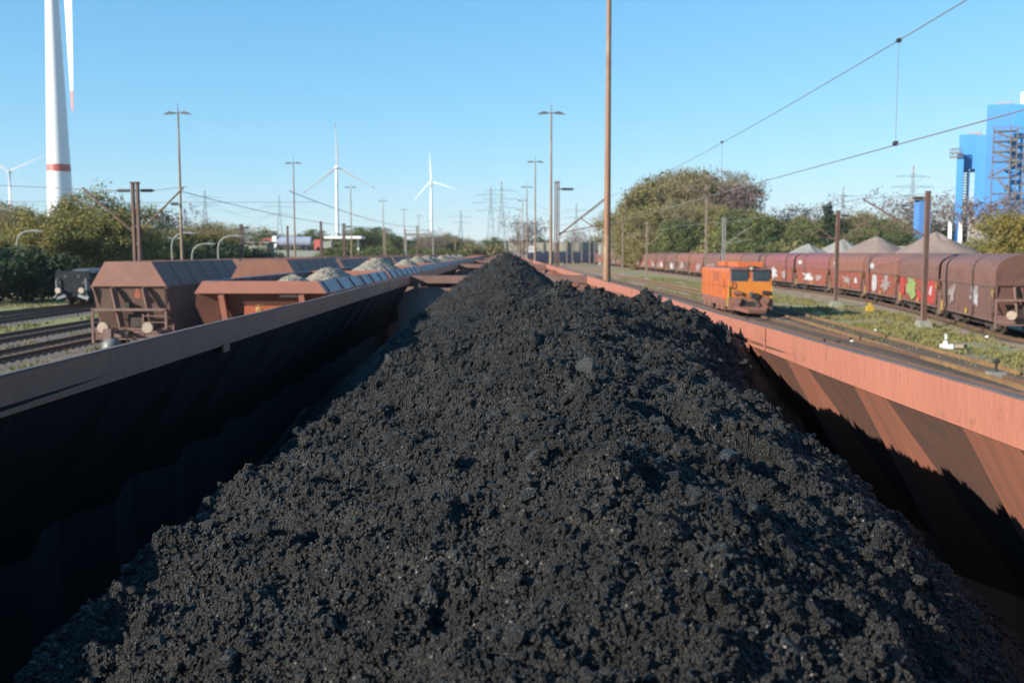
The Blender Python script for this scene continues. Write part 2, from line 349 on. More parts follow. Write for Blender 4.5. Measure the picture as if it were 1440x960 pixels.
def track(pts, rail_m, sleepers=True, label=''):
    """pts: centre line (x, y). one structure: ballast bed > two rails, sleepers"""
    P = [Vector((x, y, 0)) for x, y in pts]
    mb = MB(); prof = [(-1.9, .0), (-1.35, .10), (1.35, .10), (1.9, .0)]
    for i, p in enumerate(P):
        mb.v += [(p.x + a, p.y, b) for a, b in prof]
    mb.f = [(4 * i + k, 4 * i + k + 1, 4 * i + k + 5, 4 * i + k + 4) for i in range(len(P) - 1) for k in range(3)]
    bed = tag(mb.build('railway_track', M['ballast']), kind='structure')
    for sx in (-.75, .75):
        r = MB(); prof = [(-.07, .13), (.07, .13), (.02, .16), (.036, .24), (.036, .275), (-.036, .275), (-.036, .24), (-.02, .16)]; n = len(prof)
        for p in P: r.v += [(p.x + sx + a, p.y, b) for a, b in prof]
        r.f = [(n * i + k, n * i + (k + 1) % n, n * (i + 1) + (k + 1) % n, n * (i + 1) + k) for i in range(len(P) - 1) for k in range(n)]
        r.build('rail', rail_m, bed)
    if sleepers:
        s = MB()
        for a, b in zip(P[:-1], P[1:]):
            L = (b - a).length; k = int(L / .65)
            for i in range(k):
                if a.y + i * .65 > 170: break
                c = a.lerp(b, i / k); s.box((c.x, c.y, .095), (2.5, .25, .08))
        tag(s.build('sleepers', M['sleeper'], bed), kind='stuff')
    return bed
OWN = -0.115
XA, XC, XB, XG = -5.79, -9.9, -14.9, -32.6
DPATH = [(24.3, 38), (24.35, 46), (27.0, 58.5), (29.4, 71), (31.3, 83.5), (32.3, 96), (32.5, 108.5), (32.5, 145), (32.4, 420)]
for x in (OWN, XA, XC, XB, -19.7, -23.8, -30.1): track([(x, -25), (x, 60), (x, 420)], M['rail'])
track([(XG - 1.2, 60), (XG, 74), (XG + 3, 170)], M['rail'])
for x in (5.55, 10.2, 15.3): track([(x, 5), (x, 60), (x, 420)], M['rail'])
track([(15.3, 22), (16.3, 31), (18.2, 58), (19.6, 80), (19.8, 110), (19.8, 380)], M['rail_y'])
track([(24.3, 10)] + DPATH, M['rail'])

def vn_(a, b): return float(vnoise(np.array([float(a)]), np.array([float(b)]), 5)[0])
# ================================================================== OWN TRAIN (open coal wagons)
PITCH = 17.7; ZR = CAMZ - .41
HW = 1.555
def rib(p):   # inward offset of the corrugated side, p = position along the wagon
    u = p % 1.0
    if u < .62: return 0.0
    if u < .97: return .15 * (u - .62) / .35
    return .15 * (1 - (u - .97) / .03)
def make_own():
    L = 17.45; y0 = -L; root = thing('open_hopper_wagon', 'x', 'wagon', (OWN, 17.6, 0), 0, 'open wagons of the coal train')
    # origin is at the FAR end of the wagon; body runs towards -Y
    for s in (-1, 1):
        rm = MB(); a, b = s * HW, s * (HW + .026)
        
        NS = 90; wv = lambda y, k: (vn_(y * 1.3, k + s) - .5) * .010 + (vn_(y * .35, k + 3 + s) - .5) * .016
        for i_ in range(NS + 1):
            yy = -L * i_ / NS; dx_, dz_ = wv(yy, 1), wv(yy, 9) * .6
            rm.v += [(a + dx_, yy, ZR - .136), (b + dx_, yy, ZR - .136), (b + dx_, yy, ZR + dz_), (a + dx_, yy, ZR + dz_)]
        for i_ in range(NS):
            o_ = 4 * i_; q4 = [(0, 1), (1, 2), (2, 3), (3, 0)]
            rm.f += [(o_ + p_, o_ + q_, o_ + 4 + q_, o_ + 4 + p_) for p_, q_ in q4]
        rm.f += [(0, 3, 2, 1), (4 * NS, 4 * NS + 1, 4 * NS + 2, 4 * NS + 3)]
        for q in range(1, 6): rm.box((a - s * .001, -q * 2.95 - .3, ZR - .068), (.006, .014, .128))
        rm.build('side_rim', M['rim'], root)
        tp = MB()
        for i_ in range(NS + 1):
            yy = -L * i_ / NS; dx_, dz_ = wv(yy, 1), wv(yy, 9) * .6
            tp.v += [(a + dx_ - s * .002, yy, ZR + dz_ - .002), (b + dx_ + s * .002, yy, ZR + dz_ - .002), (b + dx_ + s * .002, yy, ZR + dz_ + .004), (a + dx_ - s * .002, yy, ZR + dz_ + .004)]
        for i_ in range(NS):
            o_ = 4 * i_; tp.f += [(o_ + p_, o_ + q_, o_ + 4 + q_, o_ + 4 + p_) for p_, q_ in q4]
        tp.build('rim_cap', M['rim_top'], root)
        # corrugated inside wall, leaning outward going down; flat fields and oblique faces
        fl = MB(); mi = []
        ys = []; k = 0.0; off = .157 if s > 0 else .4
        rows = [(0.0, -.10), (0.012, -.138), (.62, -.95), (.62, -1.5), (-.25, -2.6)]
        y = -L + .02
        while y < -.05:
            u = ((17.6 + y) - off) % 1.0
            nxt = y + ((.62 - u) if u < .62 - 1e-6 else (.97 - u) if u < .97 - 1e-6 else (1.0 - u))
            nxt = min(nxt, -.02)
            if nxt - y < 1e-4: nxt = min(y + 1e-3, -.02)
            ua, ub = rib((17.6 + y + 1e-5) - off), rib((17.6 + nxt - 1e-5) - off)
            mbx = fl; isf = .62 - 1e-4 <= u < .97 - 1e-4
            for (r0, z0), (r1, z1) in zip(rows[:-1], rows[1:]):
                f0 = 0 if z0 > -.2 else 1
                pts = [(s * (HW + r0 - ua * (0 if f0 == 0 else 1)), y, ZR + z0), (s * (HW + r0 - ub * (0 if f0 == 0 else 1)), nxt, ZR + z0), (s * (HW + r1 - ub * (0 if z1 > -.2 else 1)), nxt, ZR + z1), (s * (HW + r1 - ua * (0 if z1 > -.2 else 1)), y, ZR + z1)]
                if s < 0: pts = pts[::-1]
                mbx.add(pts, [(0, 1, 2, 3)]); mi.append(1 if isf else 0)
            y = nxt
        w_ = fl.build('side_wall', M['wall_in'] if s > 0 else M['wall_shade'], root); w_.data.materials.append(M['wall_face'] if s > 0 else M['wall_shade'])
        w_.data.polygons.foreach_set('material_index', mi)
        # outer skin
        o = MB(); px = s * (HW + .06)
        prof = [(s * (HW + .05), ZR - .14), (s * (HW + .07), ZR - .14), (s * (HW + .67), ZR - .93), (s * (HW + .67), ZR - 1.5), (s * (HW - .2), ZR - 2.62), (s * (HW - .24), ZR - 2.6), (s * (HW + .635), ZR - 1.5), (s * (HW + .635), ZR - .95)]
        if s < 0: prof = prof[::-1]
        o.prism(prof, -L, -.02).build('outer_skin', M['wagon_out'], root)
        for yy in (-11.7,): MB().box((s * (HW - .008), yy, ZR - .15), (.012, .13, .05)).build('lashing_tab', M['salmon'], root)
    for yy, sg in ((-.03, 1), (-L + .03, -1)):
        e = MB(); e.box((0, yy, ZR - .066), (2 * HW, .07, .132)); e.build('end_rim', M['frame_pink'], root, bevel=.006)
        c = MB(); c.box((0, yy, ZR + .002), (2 * HW, .074, .004)); c.build('rim_cap', M['rim_top'], root)
        ew = MB(); yb = yy + sg * .10; yi = yy - sg * 1.6
        ew.plate([(-HW - .3, yb, ZR - .2), (HW + .3, yb, ZR - .2), (HW - .2, yi, ZR - 2.6), (-HW + .2, yi, ZR - 2.6)], .01)
        for px in (-1.46, 1.46): ew.box((px, yy + sg * .02, ZR - .3), (.09, .06, .34))
        ew.build('end_wall', M['end_in'], root)
    u = MB(); u.box((0, -L / 2, 1.05), (2.2, L - .3, .2)); u.build('underframe', M['undercarriage'], root)
    for yb in (-2.6, -L + 2.6): bogie(root, yb)
    for yb in (0, -L):
        for s in (-1, 1):
            MB().tube((s * .87, yb, 1.22), (s * .87, yb + (.12 if yb == 0 else -.12), 1.22), .2, .2, 12).build('buffer', M['buffer_grey'], root)
    return root
def bogie(parent, y, m=None, z0=.275):
    b = MB()
    for s in (-1, 1):
        b.box((s * .98, y, z0 + .42), (.12, 1.7, .2)); b.box((s * .98, y - .9, z0 + .40), (.2, .34, .34)); b.box((s * .98, y + .9, z0 + .40), (.2, .34, .34))
        for k in (-.22, 0, .22): b.tube((s * .98, y + k, z0 + .1), (s * .98, y + k, z0 + .55), .09, .09, 8)
    b.box((0, y, z0 + .5), (1.95, .4, .2))
    o = b.build('bogie', m or M['undercarriage'], parent)
    for yy in (y - .9, y + .9):
        wl = MB(); wl.tube((-.9, yy, z0 + .46), (.9, yy, z0 + .46), .07, .07, 8)
        for s in (-1, 1):
            wl.tube((s * .69, yy, z0 + .46), (s * .82, yy, z0 + .46), .46, .46, 20)
        wl.build('wheelset', M['wheel'], o)
own0 = make_own(); own0['label'] = 'nearest open wagon of salmon-painted ribbed steel, filled with the black coal'
for k in range(1, 14):
    copy_tree(own0, label='%s open wagon of the coal train, counting the coal-filled nearest one as first' % ORD[k], loc=(OWN, 17.6 + PITCH * k, 0))

# ------------------------------------------------------------------ coal
def coal_z(X, Y):
    ty = np.array([.3, .8, 1.3, 2.0, 2.6, 3.0, 4.0, 5.0, 6.0, 6.7, 7.3, 8.0, 9.0, 18])
    tz = np.array([-1.15, -.84, -.60, -.45, -.38, -.355, -.355, -.335, -.28, -.255, -.42, -.66, -1.0, -2.2])
    top = np.interp(Y, ty, tz); xc = np.interp(Y, [.8, 2, 4.5, 6.7], [.12, .2, .27, .40])
    u = X - xc
    drn = np.interp(u, [0, .15, .3, .45, .6, .7, .8, 1.0, 1.3, 2.0], [0, .015, .045, .09, .16, .235, .34, .54, .82, 1.5])
    drf = np.interp(u, [0, .3, .5, .7, .9, 1.1, 1.4, 2.0], [0, .025, .06, .11, .19, .34, .68, 1.4])
    dl = np.interp(-u, [0, .15, .3, .6, .9, 1.15, 1.35, 1.6, 2.2], [0, .03, .09, .21, .33, .45, .78, 1.25, 1.9])
    t_ = np.clip((Y - 4.6) / 1.2, 0, 1); fl = np.interp(Y, [1.2, 3.2], [.80, 1.0])
    a = top - np.where(u > 0, drn * (1 - t_) + drf * t_, dl * fl)
    # second, pointed heap
    du = X - .03; dv = (Y - 12.4) * .62
    rr = np.sqrt(du * du + dv * dv + .17 ** 2) - .17
    b = -.03 - .80 * rr
    # long low saddle joining the heaps
    c = np.interp(Y, [5, 8, 10, 12, 14, 17], [-1.2, -.84, -.66, -.72, -1.0, -1.5]) - np.interp(np.abs(X + .42), [0, .3, .55, 1.0, 1.6], [0, .03, .10, .42, .95])
    k = .05
    z = np.maximum(np.maximum(a, b), c)
    z = z + k * np.exp(-np.abs(a - np.maximum(b, c)) / k) * .3
    return z
def coal_full(X, Y, fine=True):
    z0_ = coal_z(X, Y); z = np.zeros_like(z0_)
    z += (fbm(X * 2.2, Y * 2.2, 3, 5) - .5) * .10
    # warped coords give torn, crumbly clods
    wx = X + (fbm(X * 9, Y * 9, 2, 31) - .5) * .06; wy = Y + (fbm(X * 9 + 7, Y * 9, 2, 41) - .5) * .06
    z += (fbm(wx * 8, wy * 8, 3, 9) - .5) * .075
    z += pebbles(wx * 9, wy * 9, 60, .3) * .045
    z -= np.maximum(0, fbm(wx * 5 + 9, wy * 5, 3, 15) - .60) * .30
    cl = fbm(X * 3.1 + 3, Y * 3.1, 2, 77)
    z += pebbles(wx * 21, wy * 21, 70, .35) * .019 * (0.2 + cl * 1.2)
    if fine:
        z += pebbles(wx * 43 + 3, wy * 43, 80, .45) * .010 * (.3 + 1.3 * fbm(X * 5, Y * 5, 2, 13))
        z += (fbm(wx * 34, wy * 34, 4, 19) - .5) * .028
        z += pebbles(X * 105, Y * 105 + 2, 90, .8) * .0115
        z += pebbles(X * 175, Y * 175 + 2, 93, .9) * .0085
        z += (vnoise(X * 190, Y * 190, 3) - .5) * .006
    return z0_ + z * np.interp(Y, [3.5, 5.5, 6.9, 8.5], [1.0, 1.3, 1.3, .5])
def build_coal():
    ys = [.45]
    while ys[-1] < 17.3:
        y = ys[-1]; ys.append(y + max(y, 1.0) * (.0019 if y < 5 else .0036))
    ys = np.array(ys)
    xs = np.concatenate([np.arange(-2.08, -1.15, .014), np.arange(-1.15, 1.2, .0025), np.arange(1.2, 1.86, .012)])
    X, Y = np.meshgrid(xs, ys)
    Z = coal_full(X, Y)
    Z = np.maximum(Z, -2.2)
    lim = np.interp(Z, [-1.9, -.6, -.15], [1.9, 1.86, 1.5])
    V = np.stack([X, Y, Z + CAMZ], -1).reshape(-1, 3)
    nx, ny = len(xs), len(ys)
    i = (np.arange(ny - 1)[:, None] * nx + np.arange(nx - 1)[None]).ravel()
    F = np.stack([i, i + 1, i + nx + 1, i + nx], 1)
    # crumbs: jittered icosahedra lying in the surface
    t = (1 + 5 ** .5) / 2
    ico = np.array([(-1, t, 0), (1, t, 0), (-1, -t, 0), (1, -t, 0), (0, -1, t), (0, 1, t), (0, -1, -t), (0, 1, -t), (t, 0, -1), (t, 0, 1), (-t, 0, -1), (-t, 0, 1)]) / math.sqrt(1 + t * t)
    tri = np.array([(0, 11, 5), (0, 5, 1), (0, 1, 7), (0, 7, 10), (0, 10, 11), (1, 5, 9), (5, 11, 4), (11, 10, 2), (10, 7, 6), (7, 1, 8), (3, 9, 4), (3, 4, 2), (3, 2, 6), (3, 6, 8), (3, 8, 9), (4, 9, 5), (2, 4, 11), (6, 2, 10), (8, 6, 7), (9, 8, 1)])
    rng = np.random.default_rng(4)
    N = 130000
    q = rng.random(N); y = 1.0 * (13.0 / 1.0) ** (q ** 1.15)
    x = rng.uniform(-1.15, 1.35, N); x = np.where(y < 2.2, rng.uniform(-1, 1.0, N), x)
    r = np.exp(rng.normal(math.log(.0034), .5, N)) * (y / 1.7) ** .4; r = np.minimum(r, .022)
    big = rng.random(N) < .006; r[big] *= 2.0
    z = coal_full(x, y) + CAMZ + r * rng.uniform(-.1, .7, N)
    sc = rng.uniform(.65, 1.3, (N, 1, 3)) * r[:, None, None]
    jit = 1 + rng.normal(0, .16, (N, 12, 1))
    A = rng.normal(size=(N, 3, 3)); Q, _ = np.linalg.qr(A)
    P = np.einsum('nij,nkj->nki', Q, ico[None] * jit * sc) + np.stack([x, y, z], 1)[:, None, :]
    # everything as quads/tris: keep two meshes joined through triangles
    F3 = np.concatenate([F[:, [0, 1, 2]], F[:, [0, 2, 3]]])
    FT = (tri[None] + 12 * np.arange(N)[:, None, None]).reshape(-1, 3) + len(V)
    V = np.concatenate([V, P.reshape(-1, 3)]); F3 = np.concatenate([F3, FT])
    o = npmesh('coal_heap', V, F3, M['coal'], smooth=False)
    tag(o, 'black heap of crumbly coal filling the nearest wagon, with a pointed second peak', 'coal', kind='stuff')
    # big lumps one can point at
    lum = [(825, 515, .042, .055, 'rounded grey coal lump high on the heap, above its middle'), (598, 840, .021, .033, 'smooth flat coal lump low on the heap, left of the middle'),
           (363, 835, .026, .03, 'dull round coal lump low on the left flank of the heap'), (548, 502, .045, .05, 'rounded coal lump at the upper left shoulder of the heap'),
           (1066, 714, .013, .013, 'small pale coal pebble on the right flank of the heap'), (755, 635, .035, .028, 'dusty coal lump in the very middle of the heap'),
           (1117, 905, .022, .04, 'long upright coal lump at the lower right of the heap'), (322, 918, .016, .02, 'small angular coal lump near the lower left corner of the heap'),
           (290, 800, .012, .016, 'glossy split coal lump on the lower left flank of the heap'), (1018, 640, .035, .04, 'knobbly coal clod on the right half of the heap')]
    for k, (px, py, r1, r2, lab) in enumerate(lum):
        d = .9
        while d < 8:
            p = at(px, py, d)
            if p.z < float(coal_full(np.array([p.x]), np.array([d]), False)[0]) + CAMZ + .01: break
            d += .005
        rg = np.random.default_rng(k + 50)
        mb = bpy.data.meshes.new('coal_lump')
        import bmesh
        bm = bmesh.new(); bmesh.ops.create_icosphere(bm, subdivisions=3, radius=1)
        pl = [(Vector(rg.normal(size=3)).normalized(), rg.uniform(.5, .88)) for _ in range(12)]
        for v in bm.verts:
            for n_, dd in pl:
                t_ = v.co.dot(n_)
                if t_ > dd: v.co -= n_ * (t_ - dd)
            v.co = Vector((v.co.x * r1 * rg.uniform(.985, 1.015), v.co.y * r1 * 1.1, v.co.z * r2 * rg.uniform(.985, 1.015)))
        bm.to_mesh(mb); bm.free(); mb.materials.append(M['coal_lump'])
        o = bpy.data.objects.new('coal_lump', mb); COL.objects.link(o); o.location = p + Vector((0, 0, -r2 * .4)); o.rotation_euler = (.3, .5 - k * .2, k)
        tag(o, lab, 'coal lump', 'larger lumps lying on the coal heap')
build_coal()

# ================================================================== OTHER WAGONS
def buffers(root, y, sg, z=1.27, m=None, sep=.875):
    for s in (-1, 1):
        b = MB(); b.tube((s * sep, y, z), (s * sep, y + sg * .45, z), .1, .1, 12).tube((s * sep, y + sg * .45, z), (s * sep, y + sg * .50, z), .22, .21, 20)
        b.build('buffer', m or M['buffer'], root, smooth=True)
def covered(kind, label, group, hoodm, bodym, sidem):
    """covered hopper; origin mid-length on the ground, along Y"""
    L = 11.7; h = L / 2; root = thing('covered_hopper_wagon', label, 'wagon', (0, 0, 0), 0, group)
    if kind == 'flat':
        roof = [(1.50, 2.87), (.92, 3.84), (-.92, 3.84), (-1.50, 2.87)]; ze = 2.87
    else:
        roof = [(1.50, 2.62), (1.49, 3.35)] + [(.98 * math.cos(a) + .5 * math.cos(a), 3.38 + .74 * math.sin(a)) for a in (R(15), R(32), R(50), R(70), R(90))]
        roof = roof + [(-x, z) for x, z in roof[::-1][1:]]; ze = 2.62
    body = [(1.47, ze), (1.47, 1.9), (1.40, .98), (-1.40, .98), (-1.47, 1.9), (-1.47, ze)]
    rs = MB().prism([(x, z) for x, z in roof][::-1], -h, h); pr2 = [(x * 1.012, z + (.012 if abs(x) < 1.4 else 0)) for x, z in roof]
    for yy in (-3.9, -1.95, 0, 1.95, 3.9): rs.prism(pr2[::-1], yy - .03, yy + .03)
    rs.build('roof', hoodm[0], root)
    if kind == 'round':
        ldr = MB()
        for xx in (-1.52, ):
            for y_ in (-h + .25, -h + .6): ldr.bar((xx, y_, 1.0), (xx, y_, 2.6), .035)
            for q in range(6): ldr.bar((xx, -h + .25, 1.1 + q * .28), (xx, -h + .6, 1.1 + q * .28), .03)
        ldr.build('ladder', M['body_end'], root)
    for sg in (-1, 1):
        MB().prism([(x * .995, z) for x, z in roof][::-1], sg * (h + .004) - .004, sg * (h + .012) + .004).build('hood_end', hoodm[1], root)
    sd_ = MB()
    hb = h - 2.0
    # body: ends slope inward from hood towards the underframe
    vs = [(x, -(h - .10) if z > 2 else (-(h - .42) if z > 1.5 else -(h - .95)), z) for x, z in body] + [(x, (h - .10) if z > 2 else ((h - .42) if z > 1.5 else (h - .95)), z) for x, z in body]
    sd_.add(vs, [(0, 5, 4, 1), (1, 4, 3, 2), (6, 7, 10, 11), (7, 8, 9, 10)] + [(k + 1, k, 6 + k, 7 + k) if False else (k, k + 1, 7 + k, 6 + k) for k in range(5)])
    sd_.build('hopper_body', sidem, root)
    rl = MB()
    for s in (-1, 1):
        rl.box((s * 1.495, 0, ze - .03), (.06, L - .1, .09)); rl.box((s * 1.44, 0, .98), (.10, L - .6, .12))
        for k in range(-3, 4, 2): rl.box((s * 1.478, k * 1.7, (ze + 1.0) / 2), (.05, .08, ze - 1.1))
    rl.build('side_rails', M['frame_pink'] if kind == 'flat' else M['body_end'], root)
    for sg in (-1, 1):
        en = MB()
        for x in (-.62, .62): en.bar((x, sg * (h - .0), ze - .04), (x + .22, sg * (h - .22), 1.25), .10, .22)
        for x in (-1.42, 1.42): en.bar((x, sg * (h - .05), ze - .04), (x * .93, sg * (h - .5), 1.9), .08, .1)
        for x in (-1.45, 1.45): en.bar((x, sg * (h + .05), 1.95), (x, sg * (h + .05), .62), .09, .09)
        for z in (1.95, ): en.bar((-1.5, sg * (h + .05), z), (1.5, sg * (h + .05), z), .09, .10)
        en.bar((-1.45, sg * (h + .05), 1.18), (1.45, sg * (h + .05), 1.18), .07, .08)
        for z in (1.7, 1.45): en.bar((.55, sg * (h + .05), z), (1.42, sg * (h + .05), z), .04, .04)
        en.bar((.55, sg * (h + .05), 1.78), (.55, sg * (h + .05), .85), .06, .06)
        en.build('end_posts', M['frame_pink'], root)
        pf = MB(); pf.box((0, sg * (h - .45), 1.05), (2.7, 1.1, .07)); pf.box((0, sg * (h - .02), .98), (2.9, .16, .26)); pf.box((0, sg * (h + .08), .80), (2.6, .3, .05))
        pf.build('end_platform', M['frame_pink'], root)
        bx = MB(); bx.box((0.1, sg * (h - .5), 1.5), (.55, .4, .5)); bx.box((-.15, sg * (h - .2), 2.05), (.18, .15, .35)); bx.build('brake_gear', M['undercarriage'], root)
        buffers(root, sg * (h + .05), sg, m=M['buffer'])
        hk = MB(); hk.box((0, sg * (h + .2), 1.05), (.14, .4, .12)); hk.tube((0, sg * (h + .38), 1.0), (0, sg * (h + .30), .65), .04, .04, 6); hk.build('coupling', M['undercarriage'], root)
        sy = MB(); p = [(.0, .28), (.11, .16), (.07, .05), (.12, -.06), (.06, -.18), (-.06, -.18), (-.12, -.06), (-.07, .05), (-.11, .16)]
        sy.plate([(.30 + a * 1.1, sg * (h - .1), 2.62 + b) for a, b in (p if sg > 0 else p)], .02 * -sg if False else .015)
        if kind == 'flat' and sg < 0:
            o = MB(); o.tube((.32, -(h - .03), 2.52), (.32, -(h - .05), 2.52), .13, .13, 14).tube((.32, -(h - .03), 2.70), (.32, -(h - .05), 2.70), .085, .085, 12)
            o.build('orange_plate', M['orange_panel'], root)
    uf = MB(); uf.box((0, 0, .93), (2.0, L - 1.2, .16)); uf.box((0, 0, .7), (1.7, 3.4, .35)); uf.tube((-1.0, 1.2, .7), (1.0, 1.2, .7), .2, .2, 10)
    uf.build('underframe', M['undercarriage'], root)
    for yb in (-h + 2.1, h - 2.1): bogie(root, yb)
    return root
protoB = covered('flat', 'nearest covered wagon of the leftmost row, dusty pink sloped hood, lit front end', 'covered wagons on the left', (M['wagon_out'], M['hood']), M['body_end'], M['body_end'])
protoB.location = (XB, 39.5 + 5.85, 0)
for k in range(1, 12):
    copy_tree(protoB, label='%s covered wagon of the row led by the dusty pink lit hood, left' % ORD[k], loc=(XB, 45.35 + 12.9 * k, 0))
protoC = copy_tree(protoB, label='covered wagon with rust-orange sloped hood behind the first gravel wagon', loc=(XC, 41 + 5.85, -.0))
for ch in protoC.children:
    if ch.name.startswith('hood_end') or ch.name.startswith('roof'):
        ch.data = ch.data.copy(); ch.data.materials[0] = M['hood_rust'] if ch.name.startswith('hood_end') else M['wagon_out']
protoC.location.z = .07
for k in range(1, 12):
    copy_tree(protoC, label='%s covered wagon of the row led by the rust-orange hood' % ORD[k], loc=(XC, 46.85 + 12.9 * k, .0))

# right train
roofs = [mat('roof_brown', (0.20, 0.095, 0.07), (0.25, 0.12, 0.09), 1.5, .6, stretch=(1, .6, 2), c3=(0.13, 0.07, 0.055), s3=1.3, t3=.55),
         mat('roof_red', (0.31, 0.12, 0.08), (0.26, 0.115, 0.08), 1.5, .6, stretch=(1, .6, 2), c3=(0.2, 0.09, 0.075), s3=1.3, t3=.56),
         mat('roof_purple', (0.32, 0.10, 0.10), (0.25, 0.10, 0.085), 1.5, .55, stretch=(1, .6, 2), c3=(0.2, 0.09, 0.075), s3=1.3, t3=.56)]
sides = [mat('side_brown', (0.17, 0.085, 0.068), (0.21, 0.105, 0.085), 1.5, .65, c3=(0.11, 0.06, 0.05), s3=1.5, t3=.56),
         mat('side_red', (0.35, 0.085, 0.05), (0.28, 0.08, 0.05), 1.5, .6, c3=(0.2, 0.085, 0.07), s3=1.5, t3=.56)]
protoD = {}
def path_pt(d):
    ys = [p[1] for p in DPATH]; xs = [p[0] for p in DPATH]
    return float(np.interp(d, ys, xs))
def blob(mb, cy, cz, w_, h_, seed, x=-1.475, n=26, rag=.3):
    rg = random.Random(seed); pts = []
    for k in range(n):
        a = -2 * math.pi * k / n; r = 1 + rg.uniform(-rag, rag)
        ca, sa = math.cos(a), math.sin(a); q = max(abs(ca), abs(sa)) ** .6
        pts.append((x, cy + w_ / 2 * ca / q * r, cz + h_ / 2 * sa / q * r))
    c = (x - .012, cy, cz); o = len(mb.v)
    mb.add([c] + [(p[0] - .012, p[1], p[2]) for p in pts] + pts, [(0, 1 + k, 1 + (k + 1) % n) for k in range(n)] + [(1 + k, 1 + n + k, 1 + n + (k + 1) % n, 1 + (k + 1) % n) for k in range(n)])
s_along = 46.2; k = 0; d = 46.0 + 5.9
rndD = random.Random(3)
looks = ['dark brown, pale tags on its side', 'brown roof, bright red and green graffiti', 'red-brown, white block and grey scrawl', 'brown half-roof, small white panel', 'purple-red roof, white tag letters', 'purple roof, blue-white lettering']
while d < 400:
    x0, x1 = path_pt(d - 5.8), path_pt(d + 5.8); rz = -math.atan2(x1 - x0, 11.6); cx = (x0 + x1) / 2
    ri = 0 if k < 2 else (1 if k in (2, 3) else 2 if k in (4, 5) else rndD.choice((0, 0, 1, 1, 0)))
    si = 0 if k == 0 else rndD.choice((1, 1, 0)) if k > 5 else 1
    key = (ri, si)
    lab = '%s covered wagon from the near end of the right-hand train' % ORD[k]
    if k < 6: lab = '%s wagon of the right-hand train, %s' % (ORD[k], looks[k])
    if key not in protoD:
        protoD[key] = wg = covered('round', lab, 'covered wagons of the long train on the right', (roofs[ri], roofs[ri]), sides[si], sides[si])
        wg.location = (cx, d, .03); wg.rotation_euler = (0, 0, rz)
    else:
        wg = copy_tree([c for c in [protoD[key]]][0], label=lab, loc=(cx, d, .03), rz=rz)
        for ch in list(wg.children):
            if ch.name.startswith('graffiti'): bpy.data.objects.remove(ch)
    # sprayed tags (irregular blocks and strokes) on the side facing the camera
    if k == 0: tags = [('gpale', -1.9, 1.95, 1.3, .8, .6), ('gwhite', -2.4, 1.85, .6, .5, .6), ('gpale', 2.9, 1.95, 1.1, .9, .6)]
    elif k == 1: tags = [('gred', -4.2, 1.75, 2.3, 1.4, .06), ('gwhite', -3.9, 1.85, .7, .5, .4), ('ggreen', 1.7, 1.85, 2.8, 1.3, .35), ('gred', 4.6, 1.9, 1.7, 1.25, .08), ('gred', -.8, 1.45, 1.4, .6, .15)]
    elif k == 2: tags = [('gwhite', 1.8, 1.8, 1.6, 1.3, .1), ('gpale', -2.2, 1.85, 3.0, .9, .6), ('gwhite', 2.7, 3.1, 1.5, .45, .2)]
    elif k == 3: tags = [('gwhite', 3.6, 3.15, 1.2, .4, .2), ('gpale', -.5, 1.75, 2.6, .6, .6), ('gwhite', -3.6, 1.8, .9, .4, .4)]
    elif k == 4: tags = [('gwhite', 4, 3.15, 1.4, .4, .2), ('gwhite', 1, 1.75, 3.0, .7, .6), ('gpale', -2.8, 1.7, 2.2, .5, .5)]
    elif k == 5: tags = [('gwhite', 2, 1.75, 2.0, 1.1, .5), ('gpale', -2, 1.8, 1.5, .8, .5), ('gwhite', 3.5, 1.75, 1, 1.1, .4)]
    else:
        tags = [(rndD.choice(('gwhite', 'gpale', 'gpale', 'gred' if rndD.random() < .3 else 'gpale')), rndD.uniform(-3.5, 3.5), rndD.uniform(1.6, 2.0), rndD.uniform(1.5, 4), rndD.uniform(.5, 1.2), .4) for _ in range(rndD.choice((1, 2, 2)))]
    for j, (mm, cy, cz, w_, h_, rag) in enumerate(tags):
        g_ = MB(); blob(g_, cy, cz, w_, h_, k * 10 + j, x=(-1.505 if cz > 2.6 else -1.482) - .004 * j, rag=rag); g_.build('graffiti', M[mm], wg)
    if k < 8:
        yb = MB(); yb.box((-1.50, -5.4, 2.25), (.05, .10, .35)); yb.box((-1.50, -.4, 1.15), (.05, .22, .25)); yb.box((-1.50, 5.3, 1.15), (.05, .12, .6)); yb.build('yellow_lever', M['yellow'], wg)
    d += 12.35 if k > 5 else 12.35 * math.cos(rz); k += 1

